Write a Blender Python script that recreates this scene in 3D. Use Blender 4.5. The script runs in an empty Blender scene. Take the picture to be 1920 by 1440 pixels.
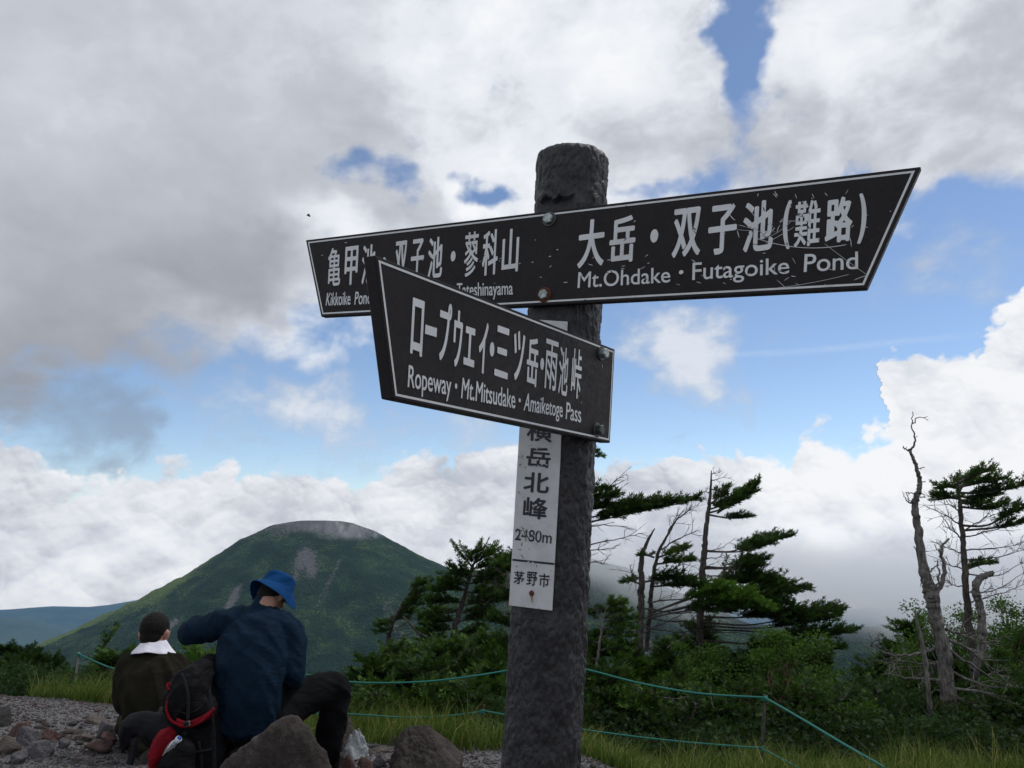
import bpy, bmesh, math, random
import numpy as np
from mathutils import Vector, Matrix, Euler, noise as mnoise
random.seed(7)
RNG = np.random.default_rng(7)
C = bpy.context.scene.collection
sc = bpy.context.scene
R = math.radians

# ------------------------------------------------------------ camera, light, exposure
F_PX, PITCH, EYE = 1507.0, R(10.5), 1.5          # focal length in photo pixels, tilt up, eye height
cam_d = bpy.data.cameras.new('camera')
cam_d.sensor_width = 36.0
cam_d.lens = 36.0 * F_PX / 1920.0
cam_d.clip_start = 0.05
cam_d.clip_end = 120000.0
cam = bpy.data.objects.new('camera', cam_d)
C.objects.link(cam)
cam.location = (0, 0, EYE)
cam.rotation_euler = (math.pi / 2 + PITCH, 0, 0)
sc.camera = cam
sc.view_settings.view_transform = 'Standard'
sc.view_settings.look = 'None'
sc.view_settings.exposure = 0.0
sc.view_settings.gamma = 1.0
sc.view_settings.use_curve_mapping = False
sc.render.engine = 'CYCLES'
sc.cycles.max_bounces = 7
sc.cycles.transparent_max_bounces = 8
sc.cycles.volume_bounces = 5
sc.cycles.caustics_reflective = False
sc.cycles.caustics_refractive = False
sc.cycles.use_denoising = True

SUN_EL, SUN_AZ = R(58), R(62)                      # azimuth measured from +Y towards +X
sun_d = bpy.data.lights.new('sun', 'SUN')
sun_d.energy = 1.5
sun_d.angle = R(10)
sun_d.color = (1.0, 0.96, 0.90)
sun = bpy.data.objects.new('sun', sun_d)
C.objects.link(sun)
sdir = Vector((math.sin(SUN_AZ) * math.cos(SUN_EL), math.cos(SUN_AZ) * math.cos(SUN_EL), math.sin(SUN_EL)))
sun.rotation_euler = sdir.to_track_quat('Z', 'Y').to_euler()

FW = Vector((0, math.cos(PITCH), math.sin(PITCH)))
UP = Vector((0, -math.sin(PITCH), math.cos(PITCH)))
EYEV = Vector((0, 0, EYE))

def cam_dir(px, py):
    return FW + Vector((1, 0, 0)) * ((px - 960) / F_PX) + UP * ((720 - py) / F_PX)

def at(px, py, y):
    d = cam_dir(px, py)
    return EYEV + d * (y / d.y)

def azel(px, py):
    d = cam_dir(px, py).normalized()
    return math.degrees(math.atan2(d.x, d.y)), math.degrees(math.asin(d.z))
# ------------------------------------------------------------ world: the clear sky behind the clouds
world = bpy.data.worlds.new('World')
sc.world = world
world.use_nodes = True
_bg = world.node_tree.nodes['Background']
_sky = world.node_tree.nodes.new('ShaderNodeTexSky')
_sky.sky_type = 'NISHITA'; _sky.sun_disc = False
_sky.sun_elevation = SUN_EL; _sky.sun_rotation = SUN_AZ
_sky.altitude = 2400; _sky.air_density = 1.0; _sky.dust_density = 1.0; _sky.ozone_density = 1.5
world.node_tree.links.new(_sky.outputs[0], _bg.inputs[0])
_bg.inputs[1].default_value = 0.135
# ------------------------------------------------------------ numpy noise and the cloud field over direction
_PERM = np.random.default_rng(11).permutation(4096).astype(np.int32)
_GR = np.random.default_rng(12).normal(size=(4096, 3)).astype(np.float32)
_GR /= np.linalg.norm(_GR, axis=1, keepdims=True)
def perlin(p):
    pi = np.floor(p).astype(np.int32); pf = (p - pi).astype(np.float32)
    f = pf * pf * pf * (pf * (pf * 6 - 15) + 10)
    X, Y, Z = pi[:, 0], pi[:, 1], pi[:, 2]
    def g(dx, dy, dz):
        h = _PERM[(_PERM[(_PERM[(X + dx) & 4095] + Y + dy) & 4095] + Z + dz) & 4095]
        G = _GR[h]
        return G[:, 0] * (pf[:, 0] - dx) + G[:, 1] * (pf[:, 1] - dy) + G[:, 2] * (pf[:, 2] - dz)
    a = g(0,0,0); a += f[:, 0] * (g(1,0,0) - a)
    b = g(0,1,0); b += f[:, 0] * (g(1,1,0) - b)
    a += f[:, 1] * (b - a)
    c = g(0,0,1); c += f[:, 0] * (g(1,0,1) - c)
    d = g(0,1,1); d += f[:, 0] * (g(1,1,1) - d)
    c += f[:, 1] * (d - c)
    return (a + f[:, 2] * (c - a)) * 1.6
def fbm(p, oct=5, gain=0.5, lac=2.03, off=0.0):
    r = np.zeros(len(p), np.float32); a = 1.0; s = 0.0
    q = p + np.float32(off)
    for i in range(oct):
        r += a * perlin(q); s += a; a *= gain; q = q * lac + 13.7
    return r / s
def billow(p, oct=5, gain=0.5, lac=2.07, off=0.0):
    """rounded heads with sharp creases between them, like cumulus"""
    r = np.zeros(len(p), np.float32); a = 1.0; s = 0.0
    q = p + np.float32(off)
    for i in range(oct):
        r += a * (1.0 - np.minimum(np.abs(perlin(q)) * 2.2, 1.0) - 0.5) * -1.0; s += a; a *= gain; q = q * lac + 7.9
    return r / s
def sst(x, a, b):
    t = np.clip((x - a) / (b - a), 0, 1)
    return t * t * (3 - 2 * t)

HAZE_DENSITY, HAZE_W, HAZE_TOP, HAZE_J = 3.4e-5, 17600.0, 75.0, (0.165, 0.30, 0.52)
def cloud_field(AZ, EL):
    """AZ (columns), EL (rows) in degrees -> rgb and cover on that grid"""
    az, el = np.meshgrid(AZ, EL); shp = az.shape
    az = az.ravel().astype(np.float32); el = el.ravel().astype(np.float32)
    ar, er = np.radians(az), np.radians(el)
    D = np.stack([np.sin(ar) * np.cos(er), np.cos(ar) * np.cos(er), np.sin(er)], 1).astype(np.float32)
    wx = fbm(D * 6, 4, 0.55, off=3.3); wy = fbm(D * 6, 4, 0.55, off=9.1)
    wx2 = fbm(D * 22, 4, 0.55, off=31.3); wy2 = fbm(D * 22, 4, 0.55, off=19.1)
    azw = az + wx * 5.0 + wx2 * 1.6; elw = el + wy * 4.0 + wy2 * 1.3
    F = D * np.array([1, 1, 1.5], np.float32)
    Fw = F + 0.05 * np.stack([wx, wy, wx * 0], 1)
    n1 = fbm(Fw * 3.4, 6, 0.55, off=1.2); n2 = fbm(Fw * 9.5, 7, 0.60, off=5.5); n3 = fbm(Fw * 30, 5, 0.62, off=8.5)
    def blob(px, py, rx, ry, rot, v):
        a, e = azel(px, py)
        c, s = math.cos(R(-rot)), math.sin(R(-rot))
        dx = azw - a; dy = elw - e
        u = (dx * c + dy * s) / (rx * 0.038); w = (-dx * s + dy * c) / (ry * 0.038)
        t = np.clip(1 - np.sqrt(u * u + w * w), 0, 1)
        return v * t * t * (3 - 2 * t)
    def blobs(l, base):
        r = np.full(len(az), base, np.float32)
        for b in l: r += blob(*b)
        return r
    def edge(pts, a_):
        ae = [azel(*p) for p in pts]
        xs = [-180] + [a for a, e in ae] + [180]; ys = [ae[0][1]] + [e for a, e in ae] + [ae[-1][1]]
        return np.interp(a_, xs, ys).astype(np.float32)
    def lerp(a, b, t): return a + (b - a) * t[:, None]
    def ramp(f, stops):
        xs = [s[0] for s in stops]
        return np.stack([np.interp(f, xs, [s[1][k] for s in stops]) for k in range(3)], 1).astype(np.float32)
    col = np.zeros((len(az), 3), np.float32); cov = np.zeros(len(az), np.float32)
    def over(a, c):
        nonlocal col, cov
        new = 1 - (1 - cov) * (1 - a)
        k = a / np.maximum(new, 1e-4)
        col = lerp(col, c, k); cov = new
    # high sheet
    e0 = edge([(-300, 920), (0, 800), (130, 680), (320, 630), (520, 645), (700, 650), (900, 600), (1080, 480), (1300, 400), (1500, 370),
               (1640, 440), (1740, 430), (1920, 370), (2300, 380)], azw)
    A = np.minimum((elw - e0) * 0.11, 0.85)
    A += blobs([(1405, 60, 110, 190, 10, -1.35), (690, 335, 150, 80, 10, -1.05), (780, 285, 110, 50, 30, -0.5), (885, 350, 110, 60, 0, -1.1), (1880, 440, 260, 130, 12, -0.7),
                (1640, 345, 120, 60, 10, -0.7), (1250, 350, 200, 40, 5, -0.35), (1475, 190, 60, 60, 0, -0.3), (500, 330, 500, 300, -30, 0.4), (1700, 150, 360, 230, 0, 0.8),
                (200, 500, 500, 400, 0, 0.5), (1150, 180, 280, 240, 0, 0.6), (1500, 330, 220, 130, 0, 0.5), (1250, 440, 200, 90, 0, 0.3), (1740, 430, 160, 90, 0, 0.35), (1560, 460, 300, 60, 5, 0.3)], 0)
    A += n1 * 0.45 + n2 * 0.55 + n3 * 0.24
    ga, ge = math.degrees(SUN_AZ), math.degrees(SUN_EL)          # the gap the sun shines through
    A -= 2.2 * np.exp(-(((az - ga) / 34) ** 2 + ((el - ge) / 17) ** 2))
    aA = sst(A, -0.10, 0.58)
    B = blobs([(230, 560, 620, 360, -28, -0.26), (380, 560, 380, 150, -35, -0.10), (60, 720, 260, 200, 0, -0.14), (560, 400, 300, 200, -40, -0.07),
               (620, 130, 300, 200, 0, -0.05), (800, 90, 200, 110, 0, -0.03), (60, 150, 300, 300, 0, -0.02),
               (460, 610, 330, 70, 6, 0.30), (640, 450, 220, 90, 25, 0.34), (860, 400, 90, 60, 10, 0.30), (600, 560, 180, 130, 0, 0.2), (940, 120, 360, 300, 0, 0.32),
               (1180, 60, 260, 200, 0, 0.20), (1600, 90, 380, 230, 0, 0.24), (1050, 340, 300, 160, 0, 0.14), (1300, 200, 200, 120, 0, 0.04),
               (1450, 270, 300, 140, 0, -0.04), (1800, 230, 200, 160, 0, -0.02)], 0.585)
    soft = 0.40 + 0.60 * sst(azw, -22.0, -2.0)                    # the grey left part is smooth, the white part broken
    B += (n1 * 0.26 + n2 * 0.30 + n3 * 0.08) * soft + (1 - aA) * 0.06
    cA = ramp(B, [(0.12, (0.31, 0.33, 0.375)), (0.34, (0.41, 0.435, 0.485)), (0.55, (0.55, 0.58, 0.64)), (0.72, (0.78, 0.81, 0.87)), (0.92, (0.93, 0.945, 0.97))])
    over(aA, cA)
    # loose wisps
    W = blobs([(450, 750, 240, 100, 8, 0.7), (600, 760, 130, 180, 10, 0.75), (480, 830, 300, 90, 0, 0.5), (1310, 670, 150, 120, 35, 1.25), (1420, 760, 90, 50, 0, 0.6), (1200, 600, 260, 90, 0, 0.5),
               (900, 840, 220, 130, 0, 0.7), (700, 820, 120, 150, 0, 0.6), (1850, 480, 200, 120, 20, 0.5), (1780, 560, 200, 60, 0, 0.35), (1430, 610, 200, 60, 0, 0.3)], -0.28)
    W += n1 * 0.25 + n2 * 0.65 + n3 * 0.4
    over(sst(W, -0.1, 0.95) * 0.93, ramp(W, [(0.2, (0.45, 0.53, 0.66)), (0.95, (0.74, 0.78, 0.85))]))
    G = blobs([(235, 790, 110, 130, 0, 1.0), (60, 740, 260, 120, 10, 0.9), (200, 850, 200, 60, 20, 0.5)], -0.22) + n2 * 0.7 + n3 * 0.4
    over(sst(G, -0.10, 1.0) * 0.55, np.tile(np.array([[0.24, 0.275, 0.34]], np.float32), (len(az), 1)))
    # contrail
    ca, ce = azel(1620, 648)
    T = 0.22 * (1 - sst(np.abs(el + n2 * 0.15 - ce - (az - ca) * 0.0), 0.0, 0.35)) * sst(az, 11, 16) * (1 - sst(az, 26, 33)) * (0.7 + n3)
    over(np.clip(T, 0, 1), np.tile(np.array([[0.7, 0.78, 0.9]], np.float32), (len(az), 1)))
    # stacked cumulus banks, back to front
    BK = [
     dict(p=[(-400, 840), (-60, 790), (20, 800), (70, 860), (130, 905), (230, 880), (330, 870), (430, 868), (540, 885), (640, 905), (720, 870), (790, 850), (850, 870), (920, 822), (1000, 840), (1090, 900),
             (1170, 880), (1230, 835), (1290, 850), (1370, 828), (1450, 850), (1530, 795), (1600, 835), (1662, 790), (1655, 700), (1636, 665), (1680, 645), (1760, 655), (1830, 650), (1842, 590), (1890, 550), (1960, 500), (2300, 420)],
          f=13, off=2.0, amp=2.4, sharp=0.8, br=0.42, dep=16, dk=(0.40, 0.45, 0.54)),
     dict(p=[(-400, 960), (0, 950), (120, 930), (250, 935), (330, 985), (420, 940), (520, 915), (640, 980), (760, 935), (860, 960), (960, 905), (1100, 980), (1200, 930), (1350, 960),
             (1500, 900), (1620, 890), (1680, 800), (1760, 740), (1860, 700), (1950, 640), (2300, 560)],
          f=11, off=21.0, amp=3.0, sharp=3.0, br=0.42, dep=16, dk=(0.46, 0.50, 0.58)),
     dict(p=[(-400, 1040), (0, 1080), (90, 1010), (180, 1000), (270, 965), (370, 980), (470, 1010), (560, 960), (660, 1000), (740, 1040), (900, 1000), (1060, 1040), (1200, 1060), (1400, 1010), (1600, 960),
             (1750, 850), (1960, 800), (2300, 760)],
          f=10, off=47.0, amp=3.2, sharp=3.6, br=0.47, dep=13, dk=(0.46, 0.49, 0.56)),
     dict(p=[(-400, 1085), (0, 1100), (100, 1080), (170, 1045), (260, 1060), (330, 1040), (430, 1075), (560, 1060), (700, 1070), (850, 1050), (1000, 1080), (1200, 1090), (1500, 1080), (2300, 1060)],
          f=12, off=71.0, amp=2.0, sharp=2.0, br=0.52, dep=8, dk=(0.42, 0.45, 0.52)),
    ]
    for b in BK:
        q = D * np.array([1, 1, 1.15], np.float32) * b['f'] + 0.16 * np.stack([wx2, wy2, wx], 1)
        h = billow(q, 5, 0.52, off=b['off'])
        hs = (billow(q, 4, 0.40, off=b['off']) * 0.7 + 0.6 * fbm(q * 0.7, 2, 0.5, off=b['off'] + 3)).reshape(shp)
        ex = edge(b['p'], az + wx2 * 1.8 + n3 * 0.5)
        d = ex - el + h * b['amp'] + n3 * 0.45
        a = sst(d, 0.0, b['sharp'])
        gy, gx = np.gradient(hs, EL, AZ)
        lit = np.tanh((-gx * 0.35 - gy * 0.9).ravel() * 0.9) * 0.27
        ex0 = ex - el
        ex0 = ex - el
        br = b['br'] + lit * (1 - 0.6 * sst(ex0, 1, b['dep'])) + h * 0.12 + n1 * 0.55 + n2 * 0.60 + n3 * 0.10
        br += 0.20 * (1 - sst(ex0, 0.0, b['dep'] * 0.45)) - 0.10 * sst(ex0, 3, b['dep'])
        br += 0.24 * sst(az, 13, 24) - 0.12 * (1 - sst(np.abs(az - 4), 4, 14))
        c = ramp(br, [(0.0, b['dk']), (0.36, (0.56, 0.59, 0.66)), (0.62, (0.74, 0.765, 0.82)), (0.95, (0.91, 0.925, 0.95))])
        over(a, c)
    # grey mist where the banks sink behind the land
    low = sst(-el + n1 * 2.0 + n2 * 1.0, 3.8, 6.5)
    over(low * 0.92, lerp(np.tile(np.array([[0.42, 0.49, 0.60]], np.float32), (len(az), 1)), np.tile(np.array([[0.24, 0.33, 0.48]], np.float32), (len(az), 1)), sst(-el, 3.6, 5.5)))
    # brightness of the far cloud itself, given that it is seen through the haze box
    ce, se, ca, sa = np.cos(er), np.sin(er), np.cos(ar), np.sin(ar)
    Lp = HAZE_W / np.maximum(np.abs(ca), np.abs(sa)) / np.maximum(ce, 0.02)
    Lp = np.minimum(Lp, np.where(se > 0, (HAZE_TOP - EYE) / np.maximum(se, 1e-5), 1800 / np.maximum(-se, 1e-5)))
    T = np.exp(-HAZE_DENSITY * Lp)[:, None]
    col = np.clip((col - np.array([HAZE_J], np.float32) * (1 - T)) / T, 0.02, 3.0)
    return col.reshape(*shp, 3), cov.reshape(shp)

def sky_dome():
    dense = 0.085
    A1 = np.arange(-36.5, 36.5, dense); E1 = np.arange(-9.0, 41.0, dense)
    AZ = np.concatenate([np.arange(-180, -36.5, 1.5)[:-0 or None], A1, np.arange(37, 180.1, 1.5)])
    AZ = np.unique(np.clip(AZ, -180, 180)); AZ[-1] = 180
    EL = np.concatenate([np.arange(-40, -9, 1.5), E1, np.arange(41.5, 90, 1.5), [90]]); EL = np.unique(EL)
    col, cov = cloud_field(AZ, EL)
    az, el = np.meshgrid(np.radians(AZ), np.radians(EL))
    rad = 60000.0
    V = np.stack([np.sin(az) * np.cos(el), np.cos(az) * np.cos(el), np.sin(el)], -1) * rad
    ny, nx = az.shape
    i = np.arange(ny * nx).reshape(ny, nx)
    Fq = np.stack([i[:-1, :-1], i[:-1, 1:], i[1:, 1:], i[1:, :-1]], -1).reshape(-1, 4)
    return V.reshape(-1, 3), Fq, col.reshape(-1, 3), cov.reshape(-1)
# ------------------------------------------------------------ mesh helpers and the cloud dome
def link(o, parent=None):
    C.objects.link(o)
    if parent is not None: o.parent = parent
    return o
def mesh_np(name, V, F, mat=None, parent=None, smooth=False, attrs=None, mats=None, mat_idx=None):
    """mesh object from numpy arrays; F is (n,k) for one k, or a list of such arrays"""
    me = bpy.data.meshes.new(name)
    Fs = F if isinstance(F, list) else [F]
    V = np.asarray(V, np.float32)
    loops = np.concatenate([f.ravel() for f in Fs]).astype(np.int32)
    sizes = np.concatenate([np.full(len(f), f.shape[1]) for f in Fs]).astype(np.int32)
    me.vertices.add(len(V)); me.vertices.foreach_set('co', V.ravel())
    me.loops.add(len(loops)); me.loops.foreach_set('vertex_index', loops)
    me.polygons.add(len(sizes))
    st = np.zeros(len(sizes), np.int32); st[1:] = np.cumsum(sizes)[:-1]
    me.polygons.foreach_set('loop_start', st)
    if smooth: me.polygons.foreach_set('use_smooth', np.ones(len(sizes), bool))
    for k, (typ, dom, arr) in (attrs or {}).items():
        a = me.attributes.new(k, typ, dom)
        key = 'color' if 'COLOR' in typ else 'value'
        a.data.foreach_set(key, np.asarray(arr, np.float32).ravel())
    for m in ([mat] if mat else (mats or [])): me.materials.append(m)
    if mat_idx is not None: me.polygons.foreach_set('material_index', np.asarray(mat_idx, np.int32))
    me.update(calc_edges=True)
    me.validate()
    o = bpy.data.objects.new(name, me)
    return link(o, parent)
def empty(name, loc=(0, 0, 0)):
    o = bpy.data.objects.new(name, None); o.location = loc
    o.empty_display_size = 0.1
    return link(o)
def tag(o, label=None, cat=None, group=None, kind=None):
    if label: o['label'] = label
    if cat: o['category'] = cat
    if group: o['group'] = group
    if kind: o['kind'] = kind
    return o
def adopt(child, root):
    """parent while keeping the child's world-space mesh in place"""
    child.parent = root
    child.matrix_parent_inverse = Matrix.Translation(root.location).inverted()
    return child

class NT:
    """small helper that writes node trees"""
    def __init__(s, tree): s.t = tree; s.n = tree.nodes; s.l = tree.links
    def put(s, sock, v):
        if isinstance(v, bpy.types.NodeSocket): s.l.new(v, sock)
        elif v is not None:
            if sock.type == 'RGBA' and len(v) == 3: v = (*v, 1)
            sock.default_value = v
    def node(s, typ, **kw):
        n = s.n.new(typ)
        for k, v in kw.items(): setattr(n, k, v)
        return n
    def m(s, op, a, b=None, clamp=False):
        n = s.node('ShaderNodeMath', operation=op, use_clamp=clamp)
        s.put(n.inputs[0], a); s.put(n.inputs[1], b)
        return n.outputs[0]
    def rng(s, x, a, b, lo=0.0, hi=1.0, smooth=True):
        n = s.node('ShaderNodeMapRange', interpolation_type='SMOOTHSTEP' if smooth else 'LINEAR')
        s.put(n.inputs['Value'], x)
        for k, v in (('From Min', a), ('From Max', b), ('To Min', lo), ('To Max', hi)): n.inputs[k].default_value = v
        return n.outputs[0]
    def noise(s, vec, scale, detail=4, rough=0.55, dist=0.0, out='Fac'):
        n = s.node('ShaderNodeTexNoise'); s.put(n.inputs['Vector'], vec)
        for k, v in (('Scale', scale), ('Detail', detail), ('Roughness', rough), ('Distortion', dist)): n.inputs[k].default_value = v
        return n.outputs[out]
    def voro(s, vec, scale, out='Distance', feature='F1', rand=1.0):
        n = s.node('ShaderNodeTexVoronoi', feature=feature); s.put(n.inputs['Vector'], vec)
        n.inputs['Scale'].default_value = scale; n.inputs['Randomness'].default_value = rand
        return n.outputs[out]
    def mix(s, f, a, b, mode='MIX'):
        n = s.node('ShaderNodeMix', data_type='RGBA', blend_type=mode)
        s.put(n.inputs[0], f); s.put(n.inputs[6], a); s.put(n.inputs[7], b)
        return n.outputs[2]
    def ramp(s, f, stops):
        n = s.node('ShaderNodeValToRGB'); s.put(n.inputs[0], f)
        el = n.color_ramp.elements
        el[0].position = stops[0][0]; el[0].color = (*stops[0][1], 1)
        el[1].position = stops[-1][0]; el[1].color = (*stops[-1][1], 1)
        for p, c in stops[1:-1]:
            e = el.new(p); e.color = (*c, 1)
        return n.outputs[0]
    def mapping(s, vec, scale=(1, 1, 1), rot=(0, 0, 0)):
        n = s.node('ShaderNodeMapping'); s.put(n.inputs['Vector'], vec)
        n.inputs['Scale'].default_value = scale; n.inputs['Rotation'].default_value = rot
        return n.outputs[0]
    def bump(s, h, strength=0.5, dist=0.01, normal=None):
        n = s.node('ShaderNodeBump'); s.put(n.inputs['Height'], h)
        n.inputs['Strength'].default_value = strength; n.inputs['Distance'].default_value = dist
        if normal is not None: s.put(n.inputs['Normal'], normal)
        return n.outputs[0]

def new_mat(name, color=(0.5, 0.5, 0.5), rough=0.6, build=None, metallic=0.0, spec=0.5):
    """Principled material; build(nt, bsdf, object_coords) may wire colour, roughness and bump"""
    m = bpy.data.materials.new(name); m.use_nodes = True
    nt = NT(m.node_tree); b = m.node_tree.nodes['Principled BSDF']
    b.inputs['Base Color'].default_value = (*color, 1)
    b.inputs['Roughness'].default_value = rough; b.inputs['Metallic'].default_value = metallic
    b.inputs['Specular IOR Level'].default_value = spec
    if build:
        tc = nt.node('ShaderNodeTexCoord')
        build(nt, b, tc.outputs['Object'])
    return m

def build_dome():
    V, F, col, cov = sky_dome()
    m = bpy.data.materials.new('sky_clouds'); m.use_nodes = True
    m.node_tree.nodes.clear(); nt = NT(m.node_tree)
    ac = nt.node('ShaderNodeAttribute', attribute_name='cloud')
    e = nt.node('ShaderNodeEmission'); nt.put(e.inputs[0], ac.outputs['Color'])
    t = nt.node('ShaderNodeBsdfTransparent')
    mx = nt.node('ShaderNodeMixShader')
    nt.put(mx.inputs[0], ac.outputs['Alpha']); nt.l.new(t.outputs[0], mx.inputs[1]); nt.l.new(e.outputs[0], mx.inputs[2])
    o = nt.node('ShaderNodeOutputMaterial'); nt.l.new(mx.outputs[0], o.inputs[0])
    m.cycles.emission_sampling = 'NONE'
    rgba = np.concatenate([col, cov[:, None]], 1)
    d = mesh_np('sky', V, F, m, smooth=True, attrs={'cloud': ('FLOAT_COLOR', 'POINT', rgba)})
    tag(d, 'cloudy summer sky with a blue gap between grey and white clouds', kind='structure')
build_dome()
# ------------------------------------------------------------ signpost
def camv(a, b, c):            # camera-frame vector (x right, y up, z back) to world
    return Vector((1, 0, 0)) * a + UP * b - FW * c
def rayw(px, py): return cam_dir(px, py)
_uA = camv((-1620 - 960) / F_PX, (720 - 712) / F_PX, -1).normalized()
_uB = camv((2086 - 960) / F_PX, (720 - 1020) / F_PX, -1).normalized()
AX = _uA.cross(_uB).normalized()
if AX.z < 0: AX = -AX
_m = rayw(1013, 1440).cross(rayw(1074, 265)).normalized()
AX = (AX - _m * AX.dot(_m)).normalized()
PR = 0.0895                                           # post radius
_d0 = rayw(1045, 850)
PC = EYEV + _d0 * 1.94                                # point on the post axis
def plane_for(u, dist, normal=None):
    """upright plane parallel to the post axis, 'dist' in front of it"""
    if normal is None:
        u = (u - AX * AX.dot(u)).normalized()
        nrm = u.cross(AX).normalized()
        if nrm.dot(EYEV - PC) < 0: nrm = -nrm
    else: nrm = normal
    return PC + nrm * dist, nrm
def on_plane(pl, px, py):
    o, n = pl
    d = rayw(px, py)
    return EYEV + d * ((o - EYEV).dot(n) / d.dot(n))

PLA = plane_for(_uA, 0.093)
PLB = plane_for(_uB, 0.125)
# the number plate stands on a flat milled into the post; its turn is found from the slope of its lower edge
_best = None
for k in range(-80, 81):
    ref = (EYEV - PC); ref = (ref - AX * AX.dot(ref)).normalized()
    nr = (Matrix.Rotation(R(k), 3, AX) @ ref)
    pl = (PC + nr * 0.084, nr)
    p, q = on_plane(pl, 954, 1135), on_plane(pl, 1035, 1145)
    e = abs((q - p).normalized().dot(AX))
    if _best is None or e < _best[0]: _best = (e, nr, k)
PLP = (PC + _best[1] * 0.084, _best[1])

def sgn_mat():
    def b(nt, s, co):
        n1 = nt.noise(co, 6, 6, 0.6); n2 = nt.noise(co, 90, 4, 0.6)
        c = nt.mix(nt.rng(n1, 0.35, 0.7), (0.0125, 0.0095, 0.0105), (0.018, 0.0145, 0.0155))
        fine = nt.noise(nt.mapping(co, (2, 2, 30)), 60, 3, 0.6)
        c = nt.mix(nt.rng(fine, 0.6, 0.75, 0, 0.25), c, (0.05, 0.045, 0.045))
        spk = nt.rng(nt.noise(co, 260, 2, 0.5), 0.76, 0.80)
        c = nt.mix(nt.m('MULTIPLY', spk, 0.5), c, (0.3, 0.3, 0.3))
        nt.put(s.inputs['Base Color'], c)
        nt.put(s.inputs['Roughness'], nt.rng(n2, 0.3, 0.7, 0.45, 0.62))
        nt.put(s.inputs['Normal'], nt.bump(n2, 0.12, 0.001))
    return new_mat('sign_brown', rough=0.5, build=b, spec=0.22)
M_SIGN = sgn_mat()
def white_mat():
    def b(nt, s, co):
        n1 = nt.noise(co, 14, 6, 0.65)
        c = nt.mix(nt.rng(n1, 0.35, 0.75), (0.70, 0.72, 0.74), (0.60, 0.61, 0.61))
        scr = nt.rng(nt.noise(nt.mapping(co, (20, 20, 200), (0.3, 0.5, 0.2)), 3.0, 5, 0.7, 0.8), 0.70, 0.72)
        c = nt.mix(nt.m('MULTIPLY', scr, 0.8), c, (0.04, 0.035, 0.035))
        nt.put(s.inputs['Base Color'], c)
        nt.put(s.inputs['Roughness'], 0.5)
    return new_mat('white_film', build=b)
M_WHITE = white_mat()
M_CHIP = new_mat('chip_white', (0.55, 0.56, 0.58), 0.6)
M_INK = new_mat('black_ink', (0.012, 0.013, 0.022), 0.5)
def zinc_b(nt, s, co):
    n = nt.noise(co, 120, 5, 0.6)
    nt.put(s.inputs['Base Color'], nt.mix(nt.rng(n, 0.4, 0.6), (0.42, 0.46, 0.46), (0.25, 0.30, 0.29)))
    nt.put(s.inputs['Roughness'], nt.rng(n, 0.3, 0.7, 0.35, 0.6))
M_ZINC = new_mat('zinc', metallic=0.75, build=zinc_b)
M_ZINCD = new_mat('zinc_dark', (0.07, 0.085, 0.08), 0.5, metallic=0.5)
def rust_b(nt, s, co):
    n = nt.noise(co, 150, 5, 0.6)
    nt.put(s.inputs['Base Color'], nt.mix(nt.rng(n, 0.35, 0.6), (0.055, 0.016, 0.009), (0.15, 0.045, 0.02)))
M_RUST = new_mat('rust', rough=0.9, build=rust_b)
def plate_b(nt, s, co):
    n = nt.noise(co, 25, 6, 0.65)
    c = nt.mix(nt.rng(n, 0.35, 0.7), (0.60, 0.61, 0.62), (0.50, 0.51, 0.51))
    chips = nt.m('MULTIPLY', nt.rng(nt.noise(co, 55, 5, 0.7, 0.5), 0.665, 0.68), nt.rng(nt.noise(co, 7, 2), 0.42, 0.52))
    c = nt.mix(chips, c, (0.16, 0.165, 0.16))
    nt.put(s.inputs['Base Color'], c)
    nt.put(s.inputs['Normal'], nt.bump(n, 0.2, 0.001))
M_PLATE = new_mat('plate_white', rough=0.55, build=plate_b)
def post_b(nt, s, co):
    n1 = nt.noise(co, 18, 8, 0.65, 0.3); n2 = nt.noise(nt.mapping(co, (1, 1, 0.5)), 70, 6, 0.65)
    n3 = nt.noise(co, 5, 4, 0.6)
    c = nt.mix(nt.rng(n1, 0.35, 0.65), (0.0095, 0.0092, 0.011), (0.024, 0.0235, 0.027))
    c = nt.mix(nt.rng(n3, 0.45, 0.75, 0, 0.5), c, (0.042, 0.040, 0.044))
    chip = nt.rng(nt.noise(co, 85, 3, 0.55), 0.72, 0.76)
    c = nt.mix(nt.m('MULTIPLY', chip, 0.5), c, (0.22, 0.22, 0.23))
    nt.put(s.inputs['Base Color'], c)
    nt.put(s.inputs['Roughness'], nt.rng(n2, 0.3, 0.7, 0.34, 0.62))
    nt.put(s.inputs['Normal'], nt.bump(n2, 0.8, 0.005, nt.bump(n1, 0.9, 0.012)))
M_POST = new_mat('post_resin', build=post_b, spec=0.5)

signpost = empty('signpost', PC - AX * 1.75)
tag(signpost, 'dark grey wood-grained signpost with arrow boards and a chipped white plate', 'signpost')

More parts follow.
